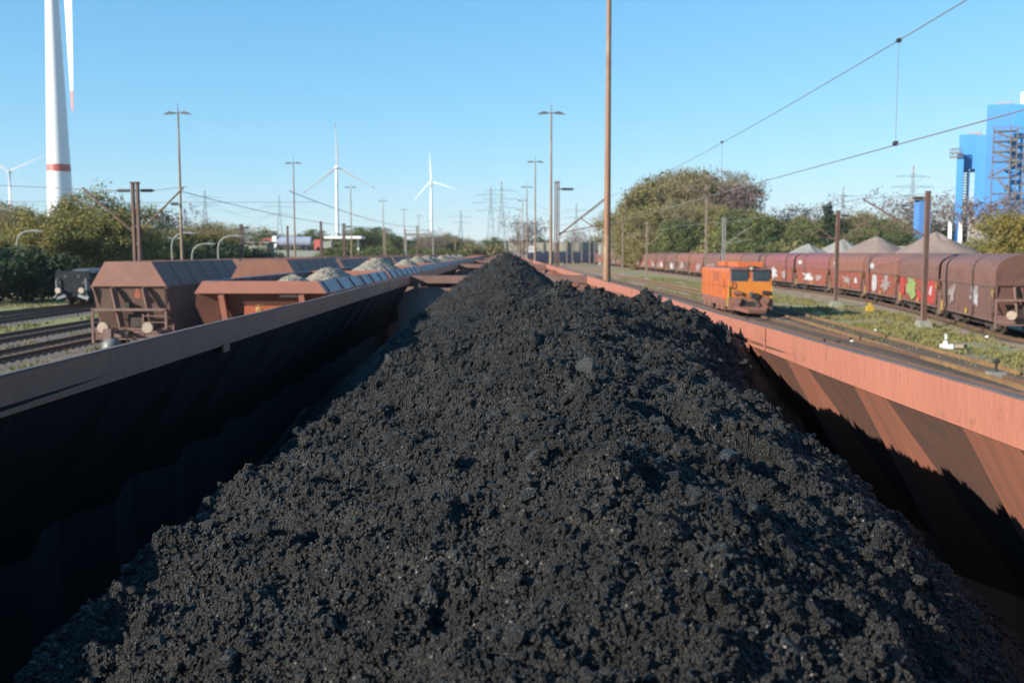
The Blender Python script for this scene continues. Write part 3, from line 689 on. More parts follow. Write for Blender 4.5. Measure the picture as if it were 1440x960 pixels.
# ------------------------------------------------------------------ train A : open gravel wagons with sloped bands
def gravel_wagon(label):
    L = 13.0; h = L / 2; zt = CAMZ - .67; root = thing('gravel_wagon', label, 'wagon', (XA, 23.6 + h, 0), 0, 'open gravel wagons beside the coal train')
    for s in (-1, 1):
        b = MB()
        pr = [(s * 1.36, zt), (s * 1.33, zt - .02), (s * 1.53, zt - .29), (s * 1.56, zt - .28)]
        if s < 0: pr = pr[::-1]
        b.prism(pr, -h, h); b.build('side_band', M['band'], root)
        r_ = MB()
        for q in range(-6, 7, 2):
            r_.bar((s * 1.38, q * 1.02, zt - .01), (s * 1.575, q * 1.02, zt - .27), .07, .03)
        r_.build('band_stiffeners', M['wagon_out'], root)
    for sg in (-1, 1):
        p = MB(); y = sg * h
        q = [(-1.36, y, zt), (-1.56, y - sg * .0, zt - .29), (1.56, y, zt - .29), (1.36, y, zt)]
        p.plate(q if sg < 0 else q[::-1], .05); p.build('end_band', M['salmon'], root)
    bd = MB()
    prof = [(1.56, zt - .29), (1.64, zt - .60), (1.45, zt - 1.3), (1.0, .95), (-1.0, .95), (-1.45, zt - 1.3), (-1.64, zt - .60), (-1.56, zt - .29)]
    n = len(prof); iy = lambda z: .12 + (zt - .29 - z) * .55
    bd.add([(x, -h + iy(z), z) for x, z in prof] + [(x, h - iy(z), z) for x, z in prof], [tuple(range(n))[::-1], tuple(range(n, 2 * n))] + [(k, (k + 1) % n, n + (k + 1) % n, n + k) for k in range(n - 1)])
    bd.build('hopper_body', M['wagon_out'], root)
    for sg in (-1, 1):
        ps = MB()
        for x in (-.95, .95): ps.bar((x, sg * (h - .06), zt - .3), (x * 1.02 + .12, sg * (h - .9), 1.1), .14, .12)
        ps.build('end_posts', M['salmon'], root)
        sg_ = MB(); sg_.box((0, sg * (h - .30), zt - .62), (.95, .02, .55)); pl = sg_.build('orange_panel', M['orange_panel'], root)
        yl = MB(); yl.tube((-.12, sg * (h - .285), zt - .70), (-.12, sg * (h - .27), zt - .70), .09, .05, 12).box((-.12, sg * (h - .28), zt - .55), (.16, .015, .07)); yl.build('yellow_mark', M['ochre'], pl)
        wp = MB(); wp.box((.62, sg * (h - .12), zt - .36), (.42, .02, .06)); wp.build('number_plate', M['buffer'], root)
        pf = MB(); pf.box((0, sg * (h - .3), 1.05), (2.7, .9, .2)); pf.build('end_platform', M['frame_pink'], root)
        buffers(root, sg * (h + .05), sg)
    uf = MB(); uf.box((0, 0, .9), (1.9, L - 1, .2)); uf.build('underframe', M['undercarriage'], root)
    for yb in (-h + 2.2, h - 2.2): bogie(root, yb)
    return root
def gravel_load(cy, hgt, seed, lab, w_=1.1, lenf=1.9):
    zt = CAMZ - .67
    xs = np.linspace(-1.34, 1.34, 60); ys = np.linspace(-6.4 / 2, 6.4 / 2, 130)
    X, Y = np.meshgrid(xs, ys)
    r = np.sqrt((X / 1.0) ** 2 + (Y / lenf) ** 2 + .03)
    Z = hgt - .62 * (r - .17) * 1.0
    Z += (fbm(X * 4, Y * 4, 3, seed) - .5) * .12 + pebbles(X * 12, Y * 12, seed) * .05
    Z = np.maximum(Z, -.75)
    nx, ny = 60, 130
    V = np.stack([X, Y, Z], -1).reshape(-1, 3)
    i = (np.arange(ny - 1)[:, None] * nx + np.arange(nx - 1)[None]).ravel()
    F = np.stack([i, i + 1, i + nx + 1, i + nx], 1)
    o = npmesh('gravel_heap', V, F, M['gravel'], smooth=False); o.location = (XA, cy, zt)
    return tag(o, lab, 'gravel', 'gravel heaps in the open wagons')
protoA = gravel_wagon('nearest open gravel wagon, salmon end band and orange panel, left of the coal train')
for k in range(1, 16):
    copy_tree(protoA, label='%s open gravel wagon of the row directly left of the coal train' % ORD[k], loc=(XA, 30.1 + 13.5 * k, 0))
g1 = [(27.2, .06), (33.0, .19), (45.0, .44), (58.5, .26), (66.0, .42), (73.5, .44), (81, .3), (92, .4), (100, .45), (113, .4), (127, .4)]
for j, (cy, hg) in enumerate(g1):
    gravel_load(cy, hg, 200 + j, '%s pale gravel heap from the near end of the left wagon row' % ORD[j], lenf=1.5 if j == 0 else 2.1)

# ------------------------------------------------------------------ black gondola far left
def gondola():
    root = thing('black_hopper_wagon', 'blackened old wagon with heaped load and pale round buffers, far left', 'wagon', (XG + .6, 74, 0), R(-3))
    MB().box((0, 0, 2.05), (2.6, .14, 1.6)).build('end_wall', M['gondola'], root)
    s_ = MB(); s_.box((0, 6.2, 1.95), (2.55, 12.2, 1.35)); s_.build('side_body', M['gondola_side'], root)
    rb = MB()
    for k in range(12): rb.box((1.30, .7 + k, 2.0), (.06, .12, 1.3))
    rb.box((1.30, 6.2, 2.62), (.09, 12.3, .14)); rb.box((-1.30, 6.2, 2.62), (.09, 12.3, .14)); rb.build('side_ribs', M['gondola'], root)
    pn = MB()
    for x in (-.55, .45): pn.box((x, -.08, 2.45), (.22, .03, .2))
    for x in (-.9, .85): pn.box((x, -.08, 2.0), (.3, .03, .22))
    pn.build('dark_opening', M['black'], root)
    for s in (-1, 1):
        p = MB(); p.path([(s * 1.0, -.15, 2.25), (s * 1.12, -.3, 2.2), (s * 1.12, -.3, 1.1), (s * 1.3, -.35, .85)], .06, 8); p.build('grab_rail', M['pipe_grey'], root)
        p2 = MB(); p2.bar((s * .45, -.2, 1.05), (s * 1.2, -.25, .8), .12, .2); p2.build('step', M['pipe_grey'], root)
    MB().box((0, -.05, 1.12), (2.5, .3, .28)).build('buffer_beam', M['gondola'], root)
    buffers(root, -.15, -1, 1.42)
    uf = MB(); uf.box((0, 6, .95), (1.9, 11.6, .3)); uf.build('underframe', M['undercarriage'], root)
    for yb in (2, 10.4): bogie(root, yb)
    X, Y = np.meshgrid(np.linspace(-1.25, 1.25, 30), np.linspace(.1, 12, 90))
    Z = 2.55 + .42 * np.sqrt(np.maximum(0, 1 - (X / 1.27) ** 2)) * np.clip(np.minimum(Y, 12 - Y) / 1.5, 0, 1) + (fbm(X * 2, Y * 2, 3, 3) - .5) * .12
    i = (np.arange(89)[:, None] * 30 + np.arange(29)[None]).ravel()
    o = npmesh('coal_load', np.stack([X, Y, Z], -1).reshape(-1, 3), np.stack([i, i + 1, i + 31, i + 30], 1), mat('load_grey', (0.07, 0.09, 0.12), (0.12, 0.14, 0.17), 2, .8), None)
    o.location = root.location; o.rotation_euler = root.rotation_euler
    tag(o, 'grey heaped load on top of the blackened wagon at far left', 'coal')
gondola()

# ------------------------------------------------------------------ orange locomotive
def loco():
    W = 2.75; L = 9.6; root = thing('orange_shunting_locomotive', 'small orange shunting locomotive with two dark front windows', 'locomotive', (15.35, 62.5, 0), R(-1.5))
    h = W / 2
    b = MB(); b.prism([(-h, 1.25), (h, 1.25), (h, 3.05), (h - .12, 3.2), (-h + .12, 3.2), (-h, 3.05)], .0, L); b.build('cab_body', M['loco'], root, bevel=.03)
    f = MB(); f.box((0, -.03, 1.98), (W - .06, .05, 1.15)); f.build('front_panel', M['loco_yellow'], root)
    for x in (-.68, .68):
        fr = MB(); fr.box((x, -.02, 2.74), (1.14, .08, .74)); fo = fr.build('front_window', M['loco_roof'], root, bevel=.02)
        g = MB(); g.box((x, -.07, 2.74), (1.0, .03, .60)); g.build('pane', M['glass'], fo)
        wp = MB(); wp.bar((x - .1, -.10, 3.02), (x + .22, -.10, 2.72), .02); wp.build('wiper', M['black'], fo)
    rf = MB(); rf.box((0, L / 2, 3.225), (W - .3, L + .1, .05)); rf.box((0, -.06, 3.14), (W - .1, .22, .05)); rf.build('roof', M['loco_roof'], root)
    MB().box((.25, 2.6, 3.43), (1.7, 2.9, .34)).build('roof_box', M['loco'], root, bevel=.04); MB().box((.2, 6.8, 3.43), (1.5, 2.2, .34)).build('roof_box', M['loco'], root, bevel=.04)
    hl = MB(); hl.tube((.02, .1, 3.22), (.02, -.18, 3.22), .17, .17, 14); hl.box((.25, -.02, 3.22), (.3, .24, .26)); h1 = hl.build('headlight', M['black'], root)
    l = MB(); l.tube((.02, -.18, 3.22), (.02, -.2, 3.22), .12, .12, 14); l.build('lens', M['buffer'], h1)
    for s in (-1, 1):
        a = MB(); a.box((s * .92, -.14, 1.70), (.3, .18, .22)); a.tube((s * .92 + .26, -.1, 1.68), (s * .92 + .26, -.28, 1.68), .12, .12, 12); a.build('headlight', M['loco_low'] if s < 0 else M['black'], root)
        bf = MB(); bf.tube((s * .875, -.1, 1.22), (s * .875, -.42, 1.22), .13, .13, 12).tube((s * .875, -.42, 1.22), (s * .875, -.48, 1.22), .25, .24, 20); bf.build('buffer', M['loco_low'], root, smooth=True)
        r = MB(); r.bar((s * (h - .03), -.12, 2.1), (s * (h - .03), -.12, 1.0), .06); r.bar((s * (h - .02), -.12, 1.5), (s * (h - .02), -.12, .8), .16, .05); r.build('corner_handrail', M['yellow'], root)
    bb = MB(); bb.box((0, -.04, 1.0), (W, .26, .78)); bb.build('buffer_beam', M['loco_low'], root)
    pw = MB(); pw.plate([(-1.0, -.15, .62), (-.2, -.6, .42), (.9, -.55, .42), (1.1, -.15, .62)], .22); pw.build('rail_guard', M['loco_low'], root)
    dk = MB(); dk.box((-.1, -.22, 1.0), (.75, .1, .3)); dk.box((.25, -.26, 1.52), (.42, .22, .30)); dk.bar((.2, -.3, 1.5), (.35, -.45, .8), .08); dk.build('coupling', M['black'], root)
    ja = MB(); ja.tube((.02, -.1, 1.62), (.02, -.32, 1.62), .13, .13, 12); ja.build('cable_socket', M['buffer_grey'], root)
    # letter D on the front panel, lower left window side
    fc = bpy.data.curves.new('t', 'FONT'); fc.body = 'D'; fc.size = .62; fc.extrude = .01; fc.space_character = 1
    to = bpy.data.objects.new('t', fc); COL.objects.link(to); dg = bpy.context.evaluated_depsgraph_get(); me = bpy.data.meshes.new_from_object(to.evaluated_get(dg))
    bpy.data.objects.remove(to); me.materials.append(M['insul'])
    lo = bpy.data.objects.new('painted_letter', me); COL.objects.link(lo); lo.parent = root; lo.location = (-1.17, -.07, 1.92); lo.rotation_euler = (R(90), 0, 0); lo.scale = (.75, 1, 1)
    sd_ = MB()
    for y in (.35, 2.2, 3.1, 5.0, 6.6, 8.6): sd_.box((-h - .012, y, 2.2), (.03, .05, 1.6))
    sd_.build('side_seams', M['loco_low'], root)
    dr = MB(); dr.box((-h - .02, 1.25, 2.15), (.04, .75, 1.7)); do = dr.build('side_door', M['loco'], root); MB().bar((-h - .07, .95, 1.9), (-h - .07, .95, 2.5), .03).build('handle', M['black'], do)
    lv = MB()
    for k in range(5): lv.box((-h - .02, 4.0, 2.4 + .12 * k), (.05, 1.3, .05))
    lv.build('louvres', M['loco_low'], root)
    sk = MB(); sk.box((0, L / 2, 1.02), (W - .1, L, .45)); 
    for y in (1.6, 3.2, 6.2, 8.0): sk.box((-h + .02, y, .8), (.16, .7, .5)); sk.box((h - .02, y, .8), (.16, .7, .5))
    sk.build('frame', M['loco_low'], root)
    for y in (2.3, 7.2): bogie(root, y)
loco()

# ------------------------------------------------------------------ blue wagons in the distance (broadside)
def blue_wagon(label):
    root = thing('blue_covered_wagon', label, 'wagon', (0, 0, 0), 0, 'dark blue wagons under the beige wall')
    b = MB(); b.prism([(-1.4, 1.1), (1.4, 1.1), (1.45, 3.2), (.9, 4.1), (-.9, 4.1), (-1.45, 3.2)], -3.6, 3.6); b.build('body', M['dblue'], root)
    r = MB()
    for k in range(-3, 4): r.box((-1.5 if False else -1.47, k * 1.15, 2.3), (.06, .1, 2.0)); r.box((1.47, k * 1.15, 2.3), (.06, .1, 2.0))
    r.build('ribs', M['black'], root)
    u = MB(); u.box((0, 0, .95), (2, 7, .3)); u.build('underframe', M['undercarriage'], root); bogie(root, -2.2); bogie(root, 2.2)
    return root
bw = None
for k in range(5):
    p = (gx(757, 345) + k * 8.0, 345 + (k % 2) * .6, 0); lab = '%s dark blue wagon from the left, below the beige wall in the distance' % ORD[k]
    if bw is None: bw = blue_wagon(lab); bw.location = p; bw.rotation_euler = (0, 0, R(-90))
    else: copy_tree(bw, label=lab, loc=p, rz=R(-90))

# ================================================================== MASTS AND WIRES
def lamp_mast(x, y, label, m, rb=.13):
    root = thing('lamp_mast', label, 'lamp mast', (x, y, 0), 0, 'tall twin-head lamp masts of the yard')
    H = 16.2
    MB().lathe([(rb * 1.35, 0), (rb * 1.3, .5), (rb, 4.5), (rb * .85, 8), (rb * .55, H)], 14).build('pole', m, root, smooth=True)
    MB().lathe([(.035, 0), (.02, .75)], 6, (0, 0, H)).build('spike', M['lamp_head'], root)
    for s in (-1, 1):
        l = MB(); z = H - .05
        prof = [(s * .12, z - .03), (s * .35, z + .02), (s * .62, z + .10), (s * .95, z - .02), (s * 1.18, z - .17), (s * .9, z - .13), (s * .35, z - .10)]
        if s > 0: prof = prof[::-1]
        l.prism(prof, -.16, .16); l.bar((0, 0, z - .05), (s * .3, 0, z - .04), .06); l.build('lamp_head', M['lamp_head'], root)
    return root
lamp_mast(3.93, 38.7, 'thick rusty lamp mast running out of the top of the photo', M['mast_big'], .135)
for k, dd in enumerate((86.8, 133, 184, 232, 280, 328)):
    lamp_mast(3.93, dd, '%s twin-head lamp mast behind the rusty thick one, right of the coal peak' % ORD[k], M['mast_lamp'])
for k, dd in enumerate((87, 135, 184.5, 233, 281, 329, 377)):
    lamp_mast(gx(256, 87) if k == 0 else -28.4, dd, '%s twin-head lamp mast from the left in the left row' % ORD[k], M['mast_lamp'])
# small floodlight on the nearest left mast
fl_ = MB(); fl_.box((-.45, -.1, 8.35), (.55, .3, .22)); fl_.bar((0, 0, 8.3), (-.4, -.1, 8.4), .06)
o = fl_.build('floodlight', M['black']); o.location = (gx(256, 87), 86.85, 0); tag(o, 'small black floodlight halfway down the leftmost lamp mast', 'floodlight')

def cat_mast(px, base_d, top_py, label, m, w_=.26, arms=(), foot=False, twin=False, x=None):
    X = gx(px, base_d) if x is None else x
    root = thing('catenary_mast', label, 'catenary mast', (X, base_d, 0), 0, 'catenary masts of the yard')
    H = hz(top_py, base_d)
    p = MB()
    if twin:
        p.box((-w_ * .32, 0, H / 2), (w_ * .3, w_ * .7, H)); p.box((w_ * .32, 0, H / 2), (w_ * .3, w_ * .7, H))
        k = .6
        while k < H: p.box((0, 0, k), (w_ * .4, w_ * .5, .09)); k += .8
    else:
        p.box((0, 0, H / 2), (w_ * .25, w_, H)); p.box((-w_ * .42, 0, H / 2), (w_ * .16, w_, H)); p.box((w_ * .42, 0, H / 2), (w_ * .16, w_, H))
    p.box((0, 0, H + .03), (w_ * 1.1, w_ * 1.1, .06)); p.build('post', m, root)
    if foot: MB().add([(a * .42, b * .42, 0) for a, b in ((-1, -1), (1, -1), (1, 1), (-1, 1))] + [(a * .27, b * .27, .42) for a, b in ((-1, -1), (1, -1), (1, 1), (-1, 1))], [(3, 2, 1, 0), (4, 5, 6, 7), (0, 1, 5, 4), (1, 2, 6, 5), (2, 3, 7, 6), (3, 0, 4, 7)]).build('concrete_foot', M['concrete'], root)
    for (s, reach, kind) in arms:
        a = MB()
        if kind in ('full', 'stay'):
            zt = H - .25
            a.tube((s * .1, 0, 5.1), (s * reach, 0, 7.15 if H > 7 else H), .045, .045, 8)
            if kind == 'full':
                a.tube((s * .1, 0, 5.2), (s * (reach + .2), 0, 5.75), .03, .03, 6)
                a.tube((s * reach * .45, 0, 6.0), (s * reach * .7, 0, 5.55), .03, .03, 6)
            a.build('cantilever', m, root)
        i_ = MB()
        for q in range(5): i_.tube((s * (.28 + q * .11), 0, H - .33), (s * (.36 + q * .11), 0, H - .33), .085, .06, 8)
        i_.tube((s * .05, 0, H - .33), (s * .9, 0, H - .33), .03, .03, 6); i_.build('insulator', M['insul'], root)
    return root
cat_mast(193, 46, 258, 'brown twin-column catenary mast with insulators on both sides, behind the pink hood wagon', M['mast_cat'], .34, ((-1, 2.4, 'stay'), (1, 2.2, 'stay')), twin=True)
cat_mast(783, 52.5, 257, 'dark brown mast with one insulator just right of the coal peak', M['mast_cat'], .26, ((1, 2.7, 'full'),))
cat_mast(1302, 55.5, 270, 'nearest dark catenary mast on concrete foot before the right-hand train', M['mast_cat'], .24, ((-1, 3.6, 'full'),), foot=True)
cat_mast(1177, 78, 297, 'second brown catenary mast on concrete foot before the purple-roofed wagons', M['mast_cat'], .26, ((-1, 2.9, 'full'), (1, 3.0, 'full')), foot=True)
cat_mast(1017.5, 119, 306, 'grey lattice-like mast rising behind the orange locomotive', M['mast_grey'], .4, ((1, 3.0, 'full'),), twin=True)
cat_mast(992.5, 104, 280, 'slender beige mast behind the left edge of the orange locomotive', M['mast_beige'], .2)
cat_mast(909.5, 150, 313, 'beige mast between the coal heap and the orange locomotive', M['mast_beige'], .3, ((-1, 3.0, 'stay'), (1, 2.4, 'stay')), foot=True)
cat_mast(875.5, 190, 318, 'thin beige mast at the left edge of the big tree clump', M['mast_beige'], .3, foot=True)
far = [(805, 250, 322), (818, 300, 328), (829, 280, 322), (836, 320, 330), (847, 262, 320), (863, 300, 330), (797, 330, 331)]
for k, (px, dd, ty) in enumerate(far):
    cat_mast(px, dd, ty, '%s small distant beige mast in front of the dark blue wagons' % ORD[k], M['mast_beige'], .34)
lf = [(340, 118, 316, 'brown banded mast left of the pale building corner'), (405, 190, 318, 'dark distant mast between the second lamp mast and the truck'), (452, 150, 312, 'dark distant mast left of the middle wind turbine'),
      (484, 116, 315, 'brown mast right of the middle wind turbine'), (541, 140, 320, 'pale stout mast below the fourth lamp mast'), (587, 190, 318, 'dark mast near the signal gantry'), (570, 230, 322, 'brown mast at the left end of the signal gantry'),
      (625, 260, 330, 'slim mast between the right turbine and the coal peak'), (640, 300, 333, 'slimmer far mast left of the coal peak'), (660, 340, 335, 'farthest slim mast left of the coal peak')]
for px, dd, ty, lab in lf: cat_mast(px, dd, ty, lab, M['mast_cat'] if 'brown' in lab or 'dark' in lab else M['mast_beige'], .34, ((1, 2.0, 'none'),) if px in (340, 484) else ())
# mast added beside our wagon, out of view, to cast a shadow on the right rim
g = cat_mast(0, 6.25, 200, 'unseen steel mast added between the coal train and the gravel wagons for its shadow', M['mast_cat'], .2, x=-3.62)
for ch in g.children: ch.scale.z = 6.6 / max(.1, hz(200, 6.25))

def wire(pts, r, label, m=None, parts=None):
    mb = MB(); mb.path(pts, r, 5); o = mb.build('overhead_wire', m or M['wire']); tag(o, label, 'wire', 'overhead wires'); return o
def sag(a, b, n, s): return [Vector(a).lerp(Vector(b), t / n) + Vector((0, 0, -s * 4 * (t / n) * (1 - t / n))) for t in range(n + 1)]
mes = sag((5.5, 2, CAMZ + 3.3), (5.56, 52.5, CAMZ + 2.95), 24, .35)
w1 = wire(mes, .0085, 'upper overhead wire crossing the sky at the top right')
w2 = wire([(5.5, 2, CAMZ + 1.5), (5.52, 30, CAMZ + 1.52), (5.56, 52.5, CAMZ + 1.5)], .0095, 'lower overhead wire crossing the sky at the right')
for y in (8.0, 14.2, 25.6, 36, 46):
    zt = min(mes, key=lambda p: abs(p.y - y)).z
    MB().tube((5.5, y, CAMZ + 1.5), (5.5, y, zt), .0045, .0045, 5).build('dropper', M['wire'], w2)
    MB().box((5.5, y, CAMZ + 1.53), (.05, .09, .06)).build('clamp', M['black'], w2); MB().box((5.5, y, zt), (.05, .08, .05)).build('clamp', M['black'], w2)
wire(sag((5.56, 52.5, CAMZ + 2.95), (5.56, 110, CAMZ + 2.9), 10, .4) + sag((5.56, 110, CAMZ + 2.9), (5.56, 300, CAMZ + 2.9), 10, .3), .014, 'upper overhead wire beyond the dark brown mast')
wire([(5.56, 52.5, CAMZ + 1.5), (5.56, 300, CAMZ + 1.5)], .014, 'lower overhead wire beyond the dark brown mast')
XM = gx(193, 46)
wire([(XM - 60, 46.2, 9.4), (XM - 30, 46.1, 8.3), (XM - .9, 46, hz(258, 46) - .33)], .016, 'wire running left from the twin-column mast past the big turbine')
wire([(XM + .9, 46, hz(258, 46) - .33), (XM + 2.4, 46, 7.2)], .014, 'short wire between the twin-column mast and the leftmost lamp mast')
wire(sag((XM - 60, 80, 9), (XM + 2, 80, 8.2), 10, .3), .02, 'second thin wire above the left trees')
wire([(gx(1302, 55.5) - 3.6, 55.5, 7.15), (gx(1302, 55.5), 55.5, hz(272, 55.5))], .014, 'stay wire of the nearest mast on the right')
for k, (x, z, s) in enumerate(((XB, 7.0, .4), (XC, 7.0, .4), (19.8, 7.2, .3))):
    wire(sag((x, 46 if k < 2 else 55, z), (x, 110, z), 10, s) + sag((x, 110, z), (x, 300, z), 8, .3), .018, ['overhead wire above the leftmost covered wagons', 'overhead wire above the rust-hooded wagons', 'overhead wire above the ochre rails on the right'][k])

# ------------------------------------------------------------------ turbines
def turbine(px, hub_py, d, hubz, rad, angs, label, prof=None, yaw=0, red=True, bw_=None, oh=0.0):
    z_hub = hz(hub_py, d) if hub_py is not None else hubz
    root = thing('wind_turbine', label, 'wind turbine', (gx(px, d), d, 0), yaw, 'wind turbines')
    prof = prof or [(z_hub * .026, 0), (z_hub * .013, z_hub)]
    MB().lathe(prof, 32).build('tower', M['turbine'], root, smooth=True)
    rt = prof[-1][0]; s = rad / 45
    n = MB(); n.box((0, .8 * s, z_hub + rt * .8), (3.2 * s, 9 * s, 3.2 * s)); n.build('nacelle', M['turbine'], root, bevel=.4 * s)
    hb = MB(); hb.tube((0, -3.6 * s, z_hub + rt * .8), (0, -5.6 * s - oh, z_hub + rt * .8), 1.7 * s, 1.1 * s, 16); hb.build('hub', M['turbine'], root, smooth=True)
    for a in angs:
        def blade(t0, t1, m, name, par):
            b = MB(); N = 14; vs = []
            for i in range(N + 1):
                t = t0 + (t1 - t0) * i / N
                ch = (bw_ or 1) * rad * (.022 + .05 * t * 6 if t < .12 else .058 * (1 - t) ** .8 + .008); th = max(ch * .18, .03 * rad * (1 - t) * .25)
                dx, dz = math.sin(a), math.cos(a); px_, pz_ = math.cos(a), -math.sin(a); c = Vector((dx * rad * t, -4.6 * s - oh, z_hub + rt * .8 + dz * rad * t))
                for u, v in ((-.35, 0), (0, -.5), (.65, 0), (0, .5)):
                    vs.append(c + Vector((px_ * ch * u, th * v, pz_ * ch * u)))
            fs = [(4 * i + k, 4 * i + (k + 1) % 4, 4 * i + 4 + (k + 1) % 4, 4 * i + 4 + k) for i in range(N) for k in range(4)] + [(3, 2, 1, 0), (4 * N, 4 * N + 1, 4 * N + 2, 4 * N + 3)]
            return b.add(vs, fs).build(name, m, par, smooth=True)
        bo = blade(.02, .9 if red else 1.0, M['turbine'], 'blade', root)
        if red: blade(.9, 1.0, M['turbine_red'], 'blade_tip', bo)
    return root
D0 = 300; zb0, zb1 = hz(242, D0), hz(232, D0)
def rr(z): return float(np.interp(z, [0, 17, 84, 105], [4.05, 3.62, 1.72, 1.45]))
big = turbine(87.5, None, D0, 106, 60.5, [R(180.6), R(60.6), R(300.6)], 'huge nearby wind turbine with red ring, its tower running out of the top left', [(rr(z), z) for z in (0, 17, zb0, zb1, 50, 84, 105)], bw_=.95, yaw=R(166))
MB().lathe([(rr(zb0) + .02, zb0), (rr(zb1) + .02, zb1)], 40).build('red_ring', M['turbine_red'], big, smooth=True)
turbine(18, 243, 950, None, 36, [R(-58), R(64), R(176)], 'small white turbine at the far left edge', red=False, yaw=R(15))
turbine(475, 237, 885, None, 38, [R(-2), R(118), R(232)], 'white turbine left of centre with grey backlit blades', red=True, yaw=R(-60) * 0 + R(20))
turbine(607, 256, 1050, None, 29, [R(-3), R(108), R(222)], 'white turbine at the centre, nearest to the coal peak', red=False)
# ------------------------------------------------------------------ pylons
def pylon(px, top_py, d, label, s=1.0, arms=(.72, .82, .92), r=.16):
    H = hz(top_py, d); root = thing('power_pylon', label, 'pylon', (gx(px, d), d, 0), R(10), 'lattice power pylons')
    b = MB(); w0 = H * .075; w1 = H * .018
    def wz(z): return w0 + (w1 - w0) * min(1, z / (H * .7)) if z < H * .7 else w1 * (1 - .6 * (z - H * .7) / (H * .3))
    zs = [0, .14, .27, .39, .5, .6, .7, .78, .86, .94, 1.0]; zs = [z * H for z in zs]
    for z0, z1 in zip(zs[:-1], zs[1:]):
        a0, a1 = wz(z0), wz(z1); c = ((-1, -1), (1, -1), (1, 1), (-1, 1))
        for i in range(4):
            p, q = c[i], c[(i + 1) % 4]
            b.bar((p[0] * a0, p[1] * a0, z0), (p[0] * a1, p[1] * a1, z1), r * 1.5)
            b.bar((p[0] * a0, p[1] * a0, z0), (q[0] * a1, q[1] * a1, z1), r); b.bar((q[0] * a0, q[1] * a0, z0), (p[0] * a1, p[1] * a1, z1), r)
    b.build('lattice_tower', M['pylon'], root)
    for j, f in enumerate(arms):
        a = MB(); L = H * (.20 if j != 1 else .25) * s
        for q in (-1, 1):
            a.bar((0, 0, H * f + H * .022), (q * L, 0, H * f), r * 1.2); a.bar((0, 0, H * f), (q * L, 0, H * f), r * 1.4)
            for t in (.5, .98): a.bar((q * L * t, 0, H * f), (q * L * t, 0, H * f - H * .03), r)
        a.build('cross_arm', M['pylon'], root)
    return root
pyl = [(394, 275, 805, 'pylon left of the middle turbine', (.7, .82)), (290, 268, 740, 'pylon right of the leftmost lamp mast', (.78, .9)), (690, 262, 690, 'left one of the twin pylons left of the coal peak', (.66, .77, .88)),
       (705, 255, 645, 'right one of the twin pylons above the coal peak', (.66, .77, .88)), (648, 295, 1070, 'small far pylon between centre turbine and twin pylons', (.72, .85)), (810, 285, 920, 'pylon right of the dark brown mast', (.72, .86)),
       (1183, 262, 690, 'pylon behind the trees above the purple-roofed wagons', (.72, .86)), (1280, 232, 523, 'tall pylon left of the blue plant', (.66, .77, .88)), (68, 300, 900, 'faint pylon near the big turbine tower', (.75, .88)), (262, 292, 980, 'faint pylon behind the leftmost lamp mast', (.75, .88))]
PYT = []
for px, ty, dd, lab, ar in pyl:
    pylon(px, ty, dd, 'grey steel ' + lab, arms=ar); PYT.append((gx(px, dd), dd, hz(ty, dd)))
def pline(i, j, f, off, sg, label):
    a, b = (PYT[i] if isinstance(i, int) else i), (PYT[j] if isinstance(j, int) else j)
    p = sag((a[0] + off, a[1], a[2] * f), (b[0] + off, b[1], b[2] * f), 14, sg); mb = MB(); mb.path(p, .07, 4)
    tag(mb.build('power_line', M['pylon']), label, 'power line', 'power lines between the pylons')
names = 'uppermost second third lowest'.split()
for q, f in enumerate((.88, .80, .68)):
    pline(1, 0, f, 8 * (q % 2 * 2 - 1), 9, '%s conductor strung between the two left pylons' % names[q])
    pline(0, 2, f, 8 * (q % 2 * 2 - 1), 12, '%s conductor strung behind the middle turbines to the twin pylons' % names[q])
    pline(3, 5, f, 8, 8, '%s conductor right of the twin pylons' % names[q])
    pline(6, 7, f, 6, 6, '%s conductor between the two right pylons' % names[q])
    pline(5, 6, f, 6, 12, '%s conductor behind the big tree clump' % names[q])
    pline(7, (gx(1500, 480), 480, 50), f, 6, 4, '%s conductor running behind the blue plant' % names[q])
    pline((gx(-80, 760), 760, 62), 1, f, 6, 8, '%s conductor above the left trees' % names[q])

